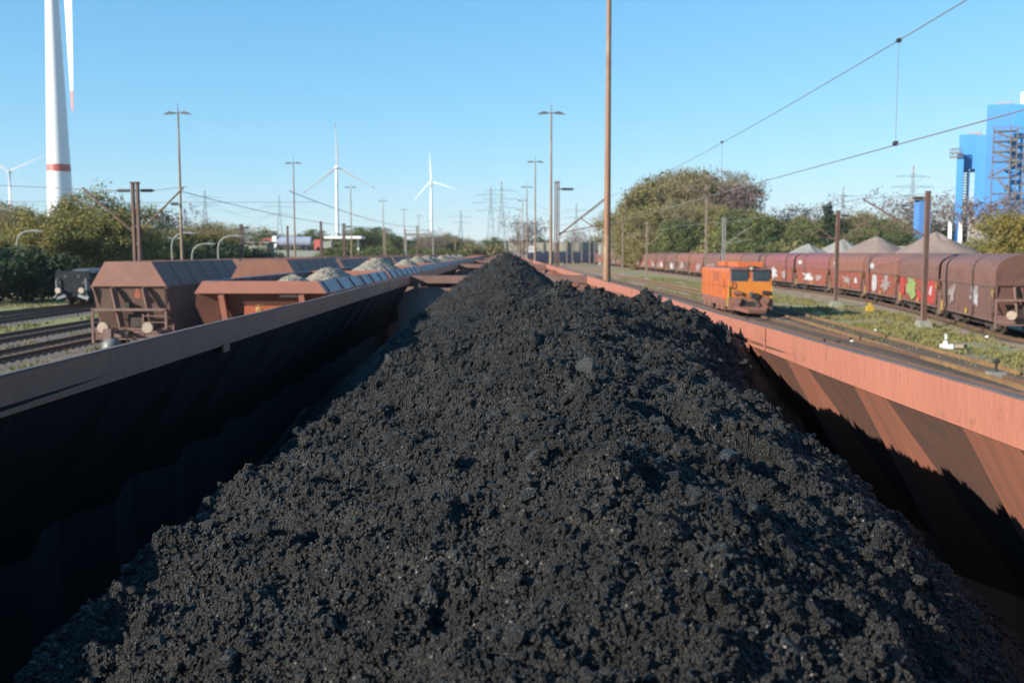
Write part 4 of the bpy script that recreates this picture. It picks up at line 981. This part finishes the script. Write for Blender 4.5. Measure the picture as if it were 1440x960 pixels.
# ------------------------------------------------------------------ blue plant
def plant():
    d = 260; root = thing('blue_power_plant', 'bright blue industrial tower building with steel stairs at the right edge', 'industrial building', (gx(1394, d), d, 0), rz=-math.atan2(gx(1400, d), d))
    ox = gx(1400, d)
    def bx(name, x0, x1, y_top, y_bot, dep, m, dy=0, zb=None):
        X0, X1 = (gx(x0, d) - ox) * .9, (gx(x1, d) - ox) * .9; z1 = hz(y_top, d); z0 = 0 if y_bot is None else hz(y_bot, d)
        return MB().box(((X0 + X1) / 2, dy + dep / 2, (z0 + z1) / 2), (X1 - X0, dep, z1 - z0)).build(name, m, root)
    bx('boiler_house', 1386, 1424, 146, None, 14, M['blue']); bx('boiler_house', 1424, 1480, 150, None, 18, M['blue'], -3)
    bx('side_block', 1372, 1386, 188, None, 13, M['blue'], 1); bx('side_block', 1348, 1372, 186, 236, 12, M['blue'], 1)
    bx('roof_cap', 1396, 1423, 142, 146, 10, M['roofgrey'], 2); bx('roof_cap', 1360, 1378, 182, 187, 6, M['roofgrey'], 3)
    bx('stack', 1432, 1438, 128, 150, 3, M['white'], 4)
    for a, b_ in ((1346, 1356),): bx('duct_column', a, b_, 215, None, 4, M['blue'], -2)
    bx('duct_column', 1361, 1365, 236, None, 2, M['blue2'], 0)
    cl = MB()
    for k in range(10): cl.box(((gx(1387 + 4 * k, d) - ox) * .9, -.02 if k < 9 else -3.1, hz(146, d) / 2), (.12, .06, hz(146, d) - 1))
    for zz in (165, 190, 215, 240, 265, 290): cl.box(((gx(1405, d) - ox) * .9, -.03, hz(zz, d)), ((gx(1424, d) - gx(1386, d)) * .9, .06, .14))
    cl.build('cladding_joints', M['blue2'], root)
    ra = MB()
    X0, X1 = gx(1343, d) - ox, gx(1358, d) - ox
    for z in (208, 214, 220): ra.bar((X0, -2.5, hz(z, d)), (X1, -2.5, hz(z, d)), .25)
    for t in range(6): ra.bar((X0 + (X1 - X0) * t / 5, -2.5, hz(208, d)), (X0 + (X1 - X0) * t / 5, -2.5, hz(221, d)), .2)
    ra.build('railing', M['steel'], root)
    ld = MB()
    for k in range(26): ld.bar((gx(1361, d) - ox, -.3, hz(240 + k * 4, d)), (gx(1367, d) - ox, -.3, hz(240 + k * 4, d)), .22)
    ld.build('ladder_rungs', M['black'], root)
    st = MB(); xa, xb = gx(1397, d) - ox, gx(1426, d) - ox
    for j, z in enumerate((188, 202, 216, 230)):
        zz = hz(z, d); st.box(((xa + xb) / 2, -5.5, zz), (xb - xa, 2.6, .35)); st.bar((xa, -6.8, zz + 1.1), (xb, -6.8, zz + 1.1), .15); st.bar((xa, -6.8, zz + .6), (xb, -6.8, zz + .6), .1)
        if j < 3: st.bar((xa, -6.5, zz), (xb, -6.5, hz(z + 14, d)), .5)
    for j, z in enumerate((230, 252, 274, 296)):
        z1, z2 = hz(z, d), hz(z + 22, d); q = (xa, xb) if j % 2 else (xb, xa); st.bar((q[0] + 1, -6.5, z1), (q[1] - 1, -6.5, z2), .5); st.bar((q[0] + 1, -6.5, z1 + 1), (q[1] - 1, -6.5, z2 + 1), .15)
        st.box(((xa + xb) / 2, -5.5, z2), ((xb - xa) * .9, 2.2, .3))
    for x in (xa, (xa + xb) / 2 + 1.2, xb, gx(1434, d) - ox, gx(1440, d) - ox):
        st.bar((x, -6.9, 0), (x, -6.9, hz(182, d)), .3)
    for k in range(12): st.bar((xb, -6.9, hz(186 + 11 * k, d)), (gx(1440, d) - ox, -6.9, hz(186 + 11 * k, d)), .25)
    st.build('steel_stairs', M['steel'], root)
    bx('white_silo', 1338, 1343, 312, None, 3, M['white'], -4); bx('white_silo', 1353, 1358, 312, None, 3, M['white'], -4)
    bx('low_annex', 1366, 1470, 306, None, 12, M['roofgrey'], -8)
    # slim blue tower left of the plant
    r2 = thing('blue_conveyor_tower', 'slim pale blue tower with dark cap behind the gravel cones', 'tower', (gx(1295, 230), 230, 0))
    z = hz(282, 230); MB().box((0, 0, z / 2), (2.7, 3, z)).build('shaft', M['blue2'], r2); MB().box((-.3, 0, z + .5), (4.0, 3.6, .9)).build('cap', M['roofgrey'], r2)
    lw = MB(); lw.box((0, 0, hz(349, 190) / 2), (12, 3, hz(343, 190))); o = lw.build('long_shed', M['wallbeige']); o.location = (gx(1270, 190), 190, 0); tag(o, 'low beige shed between the gravel cones', 'shed')
plant()

# cone-shaped stockpiles behind the right train
def cone(px, py, d, m, label, slope=.62):
    H = hz(py, d); R0 = H / slope; n = 60; rings = 16
    V = [(0, 0, H)]; rg = random.Random(px)
    for i in range(1, rings + 1):
        for k in range(n):
            t = i / rings; a = 2 * math.pi * k / n; r = R0 * t; j = (vn(k * .35, i * .2, px) - .5) * .35
            V.append(((r + j) * math.cos(a), (r + j) * math.sin(a), max(0, H - H * max(t - .02, 0) - (.25 * (1 - t)) + (vn(math.cos(a) * 3 + 9, math.sin(a) * 3 + i * .5, px + 2) - .5) * .4 * (1 if i < rings else 0))))
    F = [(0, 1 + k, 1 + (k + 1) % n) for k in range(n)]
    F += [(1 + (i - 1) * n + k, 1 + i * n + k, 1 + i * n + (k + 1) % n, 1 + (i - 1) * n + (k + 1) % n) for i in range(1, rings) for k in range(n)]
    mb = MB(); mb.add(V, F); o = mb.build('stockpile', m, smooth=True); o.location = (gx(px, d), d, 0); tag(o, label, 'stockpile', 'conical stockpiles behind the right-hand train')
def vn(a, b, s): return float(vnoise(np.array([float(a)]), np.array([float(b)]), int(s))[0])
cone(1137, 342, 150, M['heap_grey'], 'smallest grey stockpile cone, leftmost of the four', .5)
cone(1184, 334, 150, M['heap_grey'], 'pale grey stockpile cone with steep sides, second from left')
cone(1232, 332, 142, M['heap_tan'], 'tan stockpile cone left of the nearest catenary mast', .5)
cone(1316, 325, 128, M['heap_tan'], 'tallest tan stockpile cone beside the slim blue tower', .55)

# ================================================================== TREES
def crown_mesh(name, m, blobs, n, leaf, seed, hollow=.55, tw=False):
    """blobs: (cx,cy,cz,rx,ry,rz). leaf-sized quads through the volume, denser near the shells of small clumps"""
    rg = np.random.default_rng(seed); w_ = np.array([b[3] * b[4] * b[5] for b in blobs]) ** .67; w_ /= w_.sum()
    idx = rg.choice(len(blobs), n, p=w_); B = np.array(blobs)[idx]
    # sub-clumps in each blob
    K = 26; sub = rg.normal(size=(len(blobs), K, 3)); sub /= np.linalg.norm(sub, axis=2, keepdims=True); sub *= rg.uniform(.45, 1.0, (len(blobs), K, 1))
    c = sub[idx, rg.integers(0, K, n)]
    dv = np.clip(rg.normal(size=(n, 3)), -1.5, 1.5) * rg.uniform(.08, .24, (n, 1))
    P = B[:, :3] + (c + dv) * B[:, 3:6]
    A = rg.normal(size=(n, 3)); A /= np.linalg.norm(A, axis=1, keepdims=True); Bv = rg.normal(size=(n, 3)); Bv -= A * (A * Bv).sum(1, keepdims=True); Bv /= np.linalg.norm(Bv, axis=1, keepdims=True)
    s = leaf * rg.uniform(.5, 1.4, (n, 1)); l2 = s * (.28 if tw else .62)
    V = np.stack([P - A * s - Bv * l2 * .2, P - Bv * l2, P + A * s, P + Bv * l2], 1).reshape(-1, 3)
    V[:, 2] = np.maximum(V[:, 2], .05)
    F = np.arange(4 * n).reshape(n, 4)
    me_o = npmesh(name, V, F, m); me = me_o.data; bpy.data.objects.remove(me_o)
    return me
def trunk_mesh(H, r, seed, spread=.35, levels=3, base_split=.3, fine=1.0):
    rg = random.Random(seed); mb = MB()
    def grow(p, dr, L, r0, lv):
        q = p + dr * L; r1 = r0 * .62; mb.tube(p, q, r0, r1, 6 if lv == 0 else 4)
        if lv >= levels: return
        k = rg.choice((2, 3, 3)) + (1 if lv == 0 else 0)
        for i in range(k):
            t = rg.uniform(.55, 1.0) if i else 1.0
            a = rg.uniform(0, 6.28); nd = (dr + Vector((math.cos(a), math.sin(a), rg.uniform(.0, .35))) * spread * rg.uniform(.7, 1.5)).normalized()
            grow(p.lerp(q, t), nd, L * rg.uniform(.55, .8), r1 * rg.uniform(.6, .95), lv + 1)
    grow(Vector((0, 0, 0)), Vector((0, 0, 1)), H * base_split, r, 0)
    me = bpy.data.meshes.new('trunk'); me.from_pydata(mb.v, [], mb.f); me.materials.append(M['bark']); return me
def blobs_for(kind, H, W, seed):
    rg = random.Random(seed); out = []
    if kind == 'round':
        for _ in range(9):
            a = rg.uniform(0, 6.28); q = rg.uniform(0, .55); out.append((math.cos(a) * W * q * .8, math.sin(a) * W * q * .8, H * rg.uniform(.35, .8), W * rg.uniform(.22, .36), W * rg.uniform(.22, .36), H * rg.uniform(.14, .22)))
        out.append((0, 0, H * .55, W * .34, W * .34, H * .38)); out.append((0, 0, H * .25, W * .4, W * .36, H * .22))
    elif kind == 'tall':
        for k in range(9):
            t = k / 8; out.append((rg.uniform(-.1, .1) * W, rg.uniform(-.1, .1) * W, H * (.2 + .7 * t), W * (.42 - .3 * t), W * (.42 - .3 * t), H * .13))
    else:  # bush
        for _ in range(8):
            a = rg.uniform(0, 6.28); q = rg.uniform(.1, .5); out.append((math.cos(a) * W * q, math.sin(a) * W * q, H * rg.uniform(.25, .66), W * .25, W * .25, H * rg.uniform(.22, .36)))
    return out
VAR = {}
def variant(key, kind, leafk, H, W, n, leaf, seed, sp=.35, tw=False, levels=3, fine=1.0):
    VAR[key] = (trunk_mesh(H, H * .022, seed, sp, levels), crown_mesh('crown', LM[leafk], blobs_for(kind, H, W, seed), n, leaf, seed, tw=tw), H, W)
variant('willow1', 'round', 'willow', 10, 10, 34000, .105, 1); variant('willow2', 'round', 'willow', 10, 9, 30000, .11, 2)
variant('olive1', 'round', 'olive', 20, 17, 34000, .21, 3); variant('olive2', 'round', 'olive', 20, 15, 30000, .21, 4)
variant('brown1', 'round', 'brown', 20, 16, 30000, .24, 5, tw=True); variant('brown2', 'round', 'brown', 12, 11, 14000, .19, 6, tw=True, levels=4)
variant('green1', 'round', 'green', 12, 11, 20000, .17, 7); variant('green2', 'bush', 'green', 8, 11, 16000, .16, 8)
variant('dark1', 'bush', 'dark', 8, 10, 8000, .22, 9); variant('dark2', 'tall', 'dark', 13, 6, 7000, .25, 10)
variant('yellow1', 'round', 'yellow', 10, 9, 22000, .13, 11); variant('oliveb', 'bush', 'olive', 8, 11, 8000, .24, 12)
variant('bare1', 'round', 'twig', 13, 11, 2600, .28, 13, .5, tw=True, levels=6); variant('bare2', 'round', 'twig', 13, 10, 1600, .28, 14, .42, tw=True, levels=6)
def tree(key, px, top_py, d, label, group, wf=1.0, rz=None):
    tm, cm, H, W = VAR[key]; h = hz(top_py, d) * 1.08; s = h / H
    root = thing('tree' if 'b' != key[-1] and key not in ('green2', 'dark1') else 'bush', label, 'tree' if key not in ('green2', 'dark1', 'oliveb') else 'bush', (gx(px, d), d, 0), rz if rz is not None else random.uniform(0, 6), group)
    root.scale = (s * wf, s * wf, s)
    for nm, me in (('trunk', tm), ('crown', cm)):
        o = bpy.data.objects.new(nm, me); COL.objects.link(o); o.parent = root
    return root
# left trees
G = 'trees on the left'
LT = [('willow1', 150, 258, 108, 'big yellow-green willow right of the big turbine tower', .95), ('willow2', 100, 298, 104, 'rounded yellow-green willow in front of the big turbine tower', 1.2), ('willow2', 62, 312, 112, 'yellow-green tree left of the big turbine tower', 1.2),
      ('dark1', 22, 345, 84, 'dark shaded bush at the left edge beside the road', 1.3), ('dark1', -14, 325, 86, 'dark tall bush cut by the left edge', 1.3), ('willow1', 8, 328, 96, 'sunlit yellow-green bush top at the left edge', 1.1),
      ('brown2', 30, 296, 130, 'brown half-bare tree behind the left edge bushes', 1.4), ('brown2', -5, 288, 140, 'brown tree cut by the left edge', 1.4), ('brown1', 60, 298, 150, 'brown tree behind the yellow-green ones', 1.2), ('green1', 186, 328, 115, 'green tree right of the big willow', 1.2),
      ('brown2', 186, 312, 128, 'brownish open tree beside the twin-column mast', 1.2), ('green2', 213, 330, 120, 'dark green bush behind the pink hood wagon', 1.2), ('bare1', 243, 292, 150, 'bare brown tree behind the leftmost lamp mast', 1.1), ('green2', 236, 335, 118, 'green bush left of the leftmost lamp mast', 1.1),
      ('yellow1', 274, 322, 140, 'orange-yellow bush right of the leftmost lamp mast', 1.3), ('dark1', 290, 335, 130, 'dark bush behind the curved street lamps', 1.3), ('brown2', 318, 318, 150, 'brown bush right of the curved street lamps', 1.4), ('brown2', 300, 312, 185, 'brown tree behind the curved street lamps', 1.3), ('dark1', 335, 335, 140, 'dark green bush left of the pale building corner', 1.3), ('dark1', 372, 345, 150, 'small dark bush beside the pale building corner', .9)]
for kk, px, py, dd, lab, wf in LT: tree(kk, px, py, dd, lab, G, wf)
G2 = 'distant trees behind the left wagons'
cands = [(355, 330), (378, 326), (402, 330), (425, 330), (440, 325), (462, 325), (500, 326), (515, 322), (528, 322), (545, 330), (560, 334), (600, 330), (615, 328), (632, 332), (655, 335), (672, 338)]
for k, (px, py) in enumerate(cands):
    tree(['brown1', 'green1', 'brown2', 'oliveb', 'green1', 'dark1'][k % 6] if not 495 < px < 550 else 'green1', px, py, 330 + (k % 3) * 25, '%s tree from the left in the distant line behind the gravel wagons' % ORD[k], G2, 1.5)
for k, (px, py) in enumerate([(472, 347), (492, 346), (545, 345), (562, 348), (608, 347), (632, 346)]):
    tree('green2', px, py, 230, '%s low roadside bush from the left beyond the gravel wagons' % ORD[k], G2, 1.6)
tree('bare1', 735, 303, 300, 'bare round-crowned tree just right of the coal peak', 'trees in the centre', 1.0)
tree('bare2', 610, 322, 260, 'thin bare tree at the foot of the centre turbine', 'trees in the centre', 1.2)
for k, (px, py) in enumerate([(690, 335), (712, 338), (752, 332), (765, 335), (800, 338), (825, 336), (845, 334), (862, 330), (780, 340)]):
    tree(['green1', 'brown1', 'dark1'][k % 3], px, py, 470, '%s tree above the beige wall in the distance' % ORD[k], 'trees in the centre', 1.5)
tree('bare2', 812, 318, 420, 'bare tree above the beige wall', 'trees in the centre', 1.5)
# right clump
G3 = 'big tree clump behind the right-hand train'
RC = [('brown1', 886, 285, 262), ('olive1', 902, 262, 250), ('olive2', 922, 250, 255), ('olive1', 945, 244, 262), ('brown1', 962, 243, 250), ('olive2', 978, 240, 258), ('brown1', 995, 241, 250), ('brown1', 1012, 250, 262),
      ('olive1', 914, 290, 228), ('green1', 948, 310, 215), ('olive1', 935, 285, 235), ('brown1', 965, 280, 230), ('green1', 972, 315, 214), ('olive2', 995, 290, 226), ('olive2', 888, 315, 238)]
for k, (kk, px, py, dd) in enumerate(RC):
    tree(kk, px, py, dd, '%s tree of the big clump, numbered from its left edge in depth order' % ORD[k] if False else '%s %s tree of the big clump above the coal wagon rim' % (ORD[k], {'o': 'olive', 'b': 'brown', 'g': 'green'}[kk[0]]), G3, 1.0)
tree('bare1', 1028, 243, 240, 'bare twiggy tree at the right end of the big clump', G3, .8)
tree('bare2', 1042, 262, 236, 'lower bare tree at the right end of the big clump', G3, .8)
G4 = 'trees behind the stockpiles'
RH = [('green1', 1045, 292, 200), ('willow1', 1062, 288, 205), ('green1', 1075, 300, 195), ('oliveb', 1030, 325, 180), ('green2', 1060, 325, 175), ('oliveb', 1090, 328, 180), ('dark1', 1098, 322, 190), ('bare2', 1095, 300, 260), ('green1', 1110, 305, 240), ('bare1', 1137, 280, 270), ('olive2', 1125, 300, 235),
      ('dark2', 1161, 286, 230), ('green1', 1140, 305, 225), ('green1', 1175, 305, 235), ('dark1', 1190, 315, 220), ('brown2', 1200, 295, 250), ('brown2', 1218, 292, 245), ('green1', 1205, 318, 210), ('green1', 1235, 305, 230), ('dark1', 1245, 322, 215), ('brown2', 1258, 302, 240), ('bare1', 1262, 272, 280),
      ('green1', 1275, 318, 215), ('dark1', 1325, 300, 300), ('green1', 1340, 308, 290), ('bare2', 1335, 280, 310), ('bare1', 1346, 275, 320), ('oliveb', 1120, 325, 190), ('green1', 1290, 310, 290)]
for k, (kk, px, py, dd) in enumerate(RH):
    py += 6 if kk[:4] != 'bare' else 0
    c_ = {'green1': 'green', 'willow1': 'yellow-green', 'oliveb': 'olive', 'green2': 'low green', 'dark1': 'dark', 'dark2': 'conical dark', 'bare2': 'thin bare', 'bare1': 'bare', 'olive2': 'olive', 'brown2': 'brown'}[kk]
    tree(kk, px, py, dd, '%s tree, %s, in the belt between locomotive and blue plant' % (ORD[k], c_), G4, 1.15)
G5 = 'trees at the right edge'
tree('bare1', 1397, 268, 150, 'purplish bare tree before the blue plant', G5, 1.0); tree('bare2', 1418, 272, 148, 'thin brown tree before the steel stairs', G5, .7); tree('willow2', 1388, 336, 140, 'yellow-green bush at the foot of the blue plant', G5, 1.0); tree('yellow1', 1446, 292, 120, 'yellow autumn tree at the right edge', G5, .9)
tree('yellow1', 1424, 326, 125, 'yellow bush below the purplish bare tree', G5, .9); tree('green2', 1372, 338, 150, 'small green bush left of the yellow ones', G5, 1.0)

# ================================================================== FAR BUILDINGS, ROAD THINGS
def simple(name, cat, label, c, dim, m, rz=0):
    o = MB().box((0, 0, dim[2] / 2), dim).build(name, m); o.location = c; o.rotation_euler = (0, 0, rz); return tag(o, label, cat)
# beige wall / bridge
bwl = thing('noise_wall', 'long beige concrete wall on the skyline right of the coal peak', 'wall', (gx(790, 400), 400, 0))
zt = hz(341, 400); zb = hz(352, 400)
MB().box((0, 0, (zt + zb) / 2), (46, .6, zt - zb)).build('panels', M['wallbeige'], bwl)
pp = MB()
for k in range(10): pp.box((-22.5 + 5 * k, -.5, zt / 2), (.8, .5, zt))
pp.box((0, 1.5, zb - .3), (46, 3.6, .5)); pp.build('pillars', M['concrete'], bwl)
simple('concrete_shed', 'shed', 'grey concrete shed roof at the left foot of the big clump', (gx(862, 330), 330, 0), (9, 6, hz(345, 330)), M['roofgrey'])
simple('white_dome_tank', 'tank', 'small white tank left of the bare tree beyond the coal peak', (gx(748, 380), 380, 0), (2.6, 2.6, hz(345, 380)), M['white'])
simple('white_box_building', 'building', 'tiny white building left of the coal peak', (gx(667, 420), 420, 0), (5, 5, hz(347, 420)), M['white'])
# ramp with trucks
rp = MB(); Xa, Xb = gx(352, 240), gx(520, 240)
rp.add([(Xa, 236, 0), (Xb, 236, 0), (Xb, 262, 0), (Xa, 262, 0), (Xa, 240, 4.9), (Xb, 240, 4.4), (Xb, 258, 4.4), (Xa, 258, 4.9)], [(3, 2, 1, 0), (4, 5, 6, 7), (0, 1, 5, 4), (1, 2, 6, 5), (2, 3, 7, 6), (3, 0, 4, 7)])
tag(rp.build('road_ramp', M['concrete']), kind='structure')
pb = thing('pale_depot_building', 'pale grey depot block with dark doorway left of the truck', 'building', (gx(364, 200), 200, 0))
MB().box((0, 3, hz(342, 200) / 2), (3.4, 6, hz(342, 200))).build('walls', M['concrete'], pb); MB().box((0, 3, hz(342, 200) + .15), (4.4, 7, .3)).build('roof', M['roofgrey'], pb); MB().box((.9, -.02, 2), (1.1, .1, 3.6)).build('door', M['black'], pb)
tr = thing('tanker_truck', 'white and red truck with long bluish trailer on the ramp', 'truck', (gx(410, 246), 246, 4.75))
c_ = MB(); c_.box((-5.6, 0, 1.6), (2.2, 2.5, 2.6)); c_.build('cab', M['turbine_red'], tr); cw = MB(); cw.box((-5.6, -1.27, 2.1), (1.2, .05, .8)); cw.build('window', M['glass'], tr)
MB().box((-3.9, 0, 2.0), (1.1, 2.5, 3.0)).build('front_bulkhead', M['white'], tr)
tk = MB(); tk.tube((-3.3, 0, 2.1), (4.9, 0, 2.1), 1.25, 1.25, 18); tk.build('tank', mat('tank_bluegrey', (0.35, 0.38, 0.5), (0.42, 0.45, 0.55), 1, .4), tr, smooth=True)
for x in (-5.6, -3.2, 2.6, 3.9):
    MB().tube((x, -1.25, .5), (x, 1.25, .5), .5, .5, 16).build('wheel', M['black'], tr)
t2 = thing('small_lorry', 'small red lorry with pale load left of the middle turbine', 'truck', (gx(458, 246), 246, 4.6))
MB().box((-1.6, 0, 1.5), (1.9, 2.4, 2.5)).build('cab', M['turbine_red'], t2); MB().box((.6, 0, 1.5), (2.0, 2.4, 1.7)).build('load', M['roofgrey'], t2)
for x in (-1.6, 1.6): MB().tube((x, -1.2, .45), (x, 1.2, .45), .45, .45, 14).build('wheel', M['black'], t2)
wc = thing('petrol_canopy', 'white flat canopy at the foot of the middle turbine', 'canopy', (gx(485, 300), 300, 0))
MB().box((0, 0, hz(334, 300)), (11, 8, .8)).build('roof', M['white'], wc)
for x in (-4, 4): MB().box((x, 0, hz(335, 300) / 2), (.5, .5, hz(335, 300))).build('column', M['white'], wc)
gt = thing('signal_gantry', 'dark steel signal gantry left of the centre turbine', 'gantry', (gx(590, 200), 200, 0))
gb = MB(); z = hz(330, 200); gb.box((0, 0, z), (5.5, .5, .55)); gb.box((0, 0, z + .8), (5.5, .3, .12)); gb.build('beam', M['mast_grey'], gt)
for x in (-2.7, 2.7): MB().box((x, 0, z / 2), (.25, .3, z)).build('leg', M['mast_grey'], gt)
# blue wagon-like row left
for k, (a, b_) in enumerate(((377, 396), (398, 418), (420, 440))):
    dd = 205; X0, X1 = gx(a, dd), gx(b_, dd)
    simple('blue_container', 'container', '%s blue container from the left behind the rust-hooded wagons' % ORD[k], ((X0 + X1) / 2, dd, 0), (X1 - X0, 2.4, hz(362, dd)), M['dblue'] if False else M['blue2'])['group'] = 'blue containers'
def street_lamp(px, top, d, side, label):
    root = thing('street_lamp', label, 'street lamp', (gx(px, d), d, 0), 0, 'curved street lamps on the left'); H = hz(top, d)
    pts = [Vector((0, 0, 0)), Vector((0, 0, H - 1.2))] + [Vector((side * 1.2 * (1 - math.cos(a)), 0, H - 1.2 + 1.2 * math.sin(a))) for a in (R(30), R(60), R(90))] + [Vector((side * 2.0, 0, H + .05))]
    MB().path(pts, .09, 8).build('curved_pole', M['mast_grey'], root); MB().box((side * 2.1, 0, H), (.7, .25, .12)).build('lamp_head', M['pipe_grey'], root)
street_lamp(242, 328, 100, 1, 'curved grey street lamp left of the leftmost lamp mast'); street_lamp(270, 343, 105, 1, 'short curved street lamp right of the leftmost lamp mast'); street_lamp(307, 332, 100, 1, 'taller curved street lamp, rightmost of the curved ones')
street_lamp(24, 325, 95, 1, 'thin curved street lamp near the left edge')
sb = thing('grey_signboard', 'grey board on a post left of the pale building', 'sign', (gx(356, 180), 180, 0)); MB().box((0, 0, hz(348, 180)), (3.2, .15, 1.0)).build('board', M['roofgrey'], sb); MB().box((-1.2, .1, hz(348, 180) / 2), (.2, .2, hz(348, 180))).build('post', M['mast_grey'], sb)

# ------------------------------------------------------------------ yard small things on the right
pm = thing('point_indicator', 'white track point lever with pale base in the grass, right', 'point lever', (at(1331, 492, 43).x, 43, 0))
pm.scale = (.46, .5, .7)
MB().box((0, 0, .18), (1.1, .5, .3)).build('base_box', M['white'], pm, bevel=.03); MB().lathe([(.28, 0), (.22, .12), (.12, .22)], 14, (-.1, 0, .33)).build('housing', M['white'], pm, smooth=True)
MB().box((-.1, 0, .80), (.2, .08, .34)).build('signal_plate', M['white'], pm); MB().tube((-.1, 0, .5), (-.1, 0, .66), .035, .035, 6).build('stem', M['black'], pm)
MB().box((1.05, 0, .22), (1.0, .36, .22)).build('motor_box', M['buffer'], pm); MB().box((1.7, -.05, .2), (.28, .3, .26)).build('dark_lid', M['black'], pm)
yy = thing('yellow_signal_box', 'small yellow trackside box between the catenary masts', 'track box', (at(1227, 440, 70).x - .2, 70, 0))
yy.scale = (.38, .45, .6)
MB().box((0, 0, .4), (1.3, .6, .6)).build('box', M['yellow'], yy, bevel=.03); MB().box((0, 0, .92), (.5, .3, .45)).build('lamp', M['yellow'], yy); MB().box((-.45, 0, .05), (.2, .5, .1)).build('foot', M['concrete'], yy)
def stone(px, py, sz, label, m=None):
    d = 4.1 * 1400 / (py - 355); p = at(px, py, d); mb = bpy.data.meshes.new('s'); import bmesh
    bm = bmesh.new(); bmesh.ops.create_icosphere(bm, subdivisions=2, radius=1); rg = random.Random(px)
    for v in bm.verts: v.co = Vector((v.co.x * sz * rg.uniform(.8, 1.1), v.co.y * sz * .8 * rg.uniform(.8, 1.1), max(-.3, v.co.z) * sz * .7 * rg.uniform(.8, 1.1)))
    bm.to_mesh(mb); bm.free(); mb.materials.append(m or M['white']); o = bpy.data.objects.new('marker_stone', mb); COL.objects.link(o); o.location = (p.x, d, .12 + sz * .1); tag(o, label, 'marker', 'small pale markers beside the rails')
stone(1198, 481, .10, 'pale round marker between the ochre rails, lower one'); stone(1246, 492, .11, 'pale marker beside the ochre rails, nearest to the salmon rim'); stone(1108, 433, .10, 'white marker just right of the orange locomotive')
stone(1231, 465, .08, 'white speck on the ochre rail'); stone(1388, 475, .10, 'white speck beside the right-hand train'); stone(1120, 468, .12, 'black knob on the ground right of the locomotive', M['black'])
sl = thing('switch_stand', 'dark two-knobbed switch stand beside the salmon rim at right', 'switch stand', (at(1400, 536, 32).x, 32, 0))
MB().box((0, 0, .2), (.5, .4, .3)).build('box', M['concrete'], sl); MB().tube((0, 0, .35), (0, 0, .6), .05, .05, 8).build('rod', M['black'], sl); MB().lathe([(.02, 0), (.12, .08), (.02, .2)], 10, (0, 0, .6)).build('knob', M['black'], sl)
# grey-green stand beside the pink hood wagon
gs = thing('buffer_stand', 'grey-green lamp box on a pink post before the pink hood wagon', 'lamp box', (at(153, 487, 37).x, 37, 0))
MB().box((0, 0, .8), (.3, .3, 1.15)).build('post', M['frame_pink'], gs); MB().lathe([(.2, 0), (.36, .1), (.36, .35), (.25, .5), (.1, .58)], 14, (.12, 0, hz(492, 37) - .1)).build('lamp_box', M['buffer_grey'], gs, smooth=True)

# weeds and dry tufts between the tracks
def weeds():
    rg = np.random.default_rng(8); n = 26000
    y = 24 * (170 / 24) ** rg.random(n); x = rg.uniform(7, 27, n)
    keep = (vnoise(x * .8, y * .35, 5) * .6 + vnoise(x * 3, y * 2, 6) * .4) > .47
    for c, hw in ((10.2, 1.6), (15.4, 1.5)): keep &= (np.abs(x - c) > hw) | (rg.random(n) < .12)
    x2 = -rg.uniform(16, 42, 9000); y2 = 20 * (110 / 20) ** rg.random(9000)
    k2 = (vnoise(x2 * .8, y2 * .35, 9) > .45)
    for c in (-19.7, -23.8, -30.1): k2 &= (np.abs(x2 - c) > 1.5) | (rg.random(9000) < .1)
    x = np.concatenate([x[keep], x2[k2]]); y = np.concatenate([y[keep], y2[k2]]); n = len(x)
    V = []; B = 5
    x = np.repeat(x, B) + rg.normal(0, .09, n * B); y = np.repeat(y, B) + rg.normal(0, .09, n * B); m = n * B
    a = rg.uniform(0, 3.14, m); w_ = rg.uniform(.02, .06, m); h = rg.uniform(.05, .2, m) ; lx = rg.normal(0, .06, m); ly = rg.normal(0, .06, m)
    c, s_ = np.cos(a) * w_, np.sin(a) * w_; z = np.full(m, .0)
    V = np.stack([np.stack([x - c, y - s_, z], 1), np.stack([x + c, y + s_, z], 1), np.stack([x + lx + c * .2, y + ly + s_ * .2, h], 1), np.stack([x + lx - c * .2, y + ly - s_ * .2, h], 1)], 1).reshape(-1, 3)
    o = npmesh('weeds', V, np.arange(4 * m).reshape(m, 4), mat('weeds', (0.17, 0.19, 0.05), (0.34, 0.27, 0.10), .7, .9, world=True, transl=.2))
    tag(o, 'low green and dry weeds growing between the tracks', 'weeds', kind='stuff')
weeds()
# ================================================================== AIR
hm = bpy.data.materials.new('haze_air'); hm.use_nodes = True; hn = hm.node_tree
for n_ in list(hn.nodes):
    if n_.type == 'BSDF_PRINCIPLED': hn.nodes.remove(n_)
pv = hn.nodes.new('ShaderNodeVolumePrincipled'); pv.inputs['Color'].default_value = (.78, .90, 1, 1); pv.inputs['Density'].default_value = HAZE; pv.inputs['Anisotropy'].default_value = .2
hn.links.new(pv.outputs[0], [x for x in hn.nodes if x.type == 'OUTPUT_MATERIAL'][0].inputs['Volume'])
hzb = MB().box((0, 1400, 84), (5200, 3200, 172)).build('haze', hm); tag(hzb, 'thin pale air haze over the whole yard', 'haze', kind='stuff')
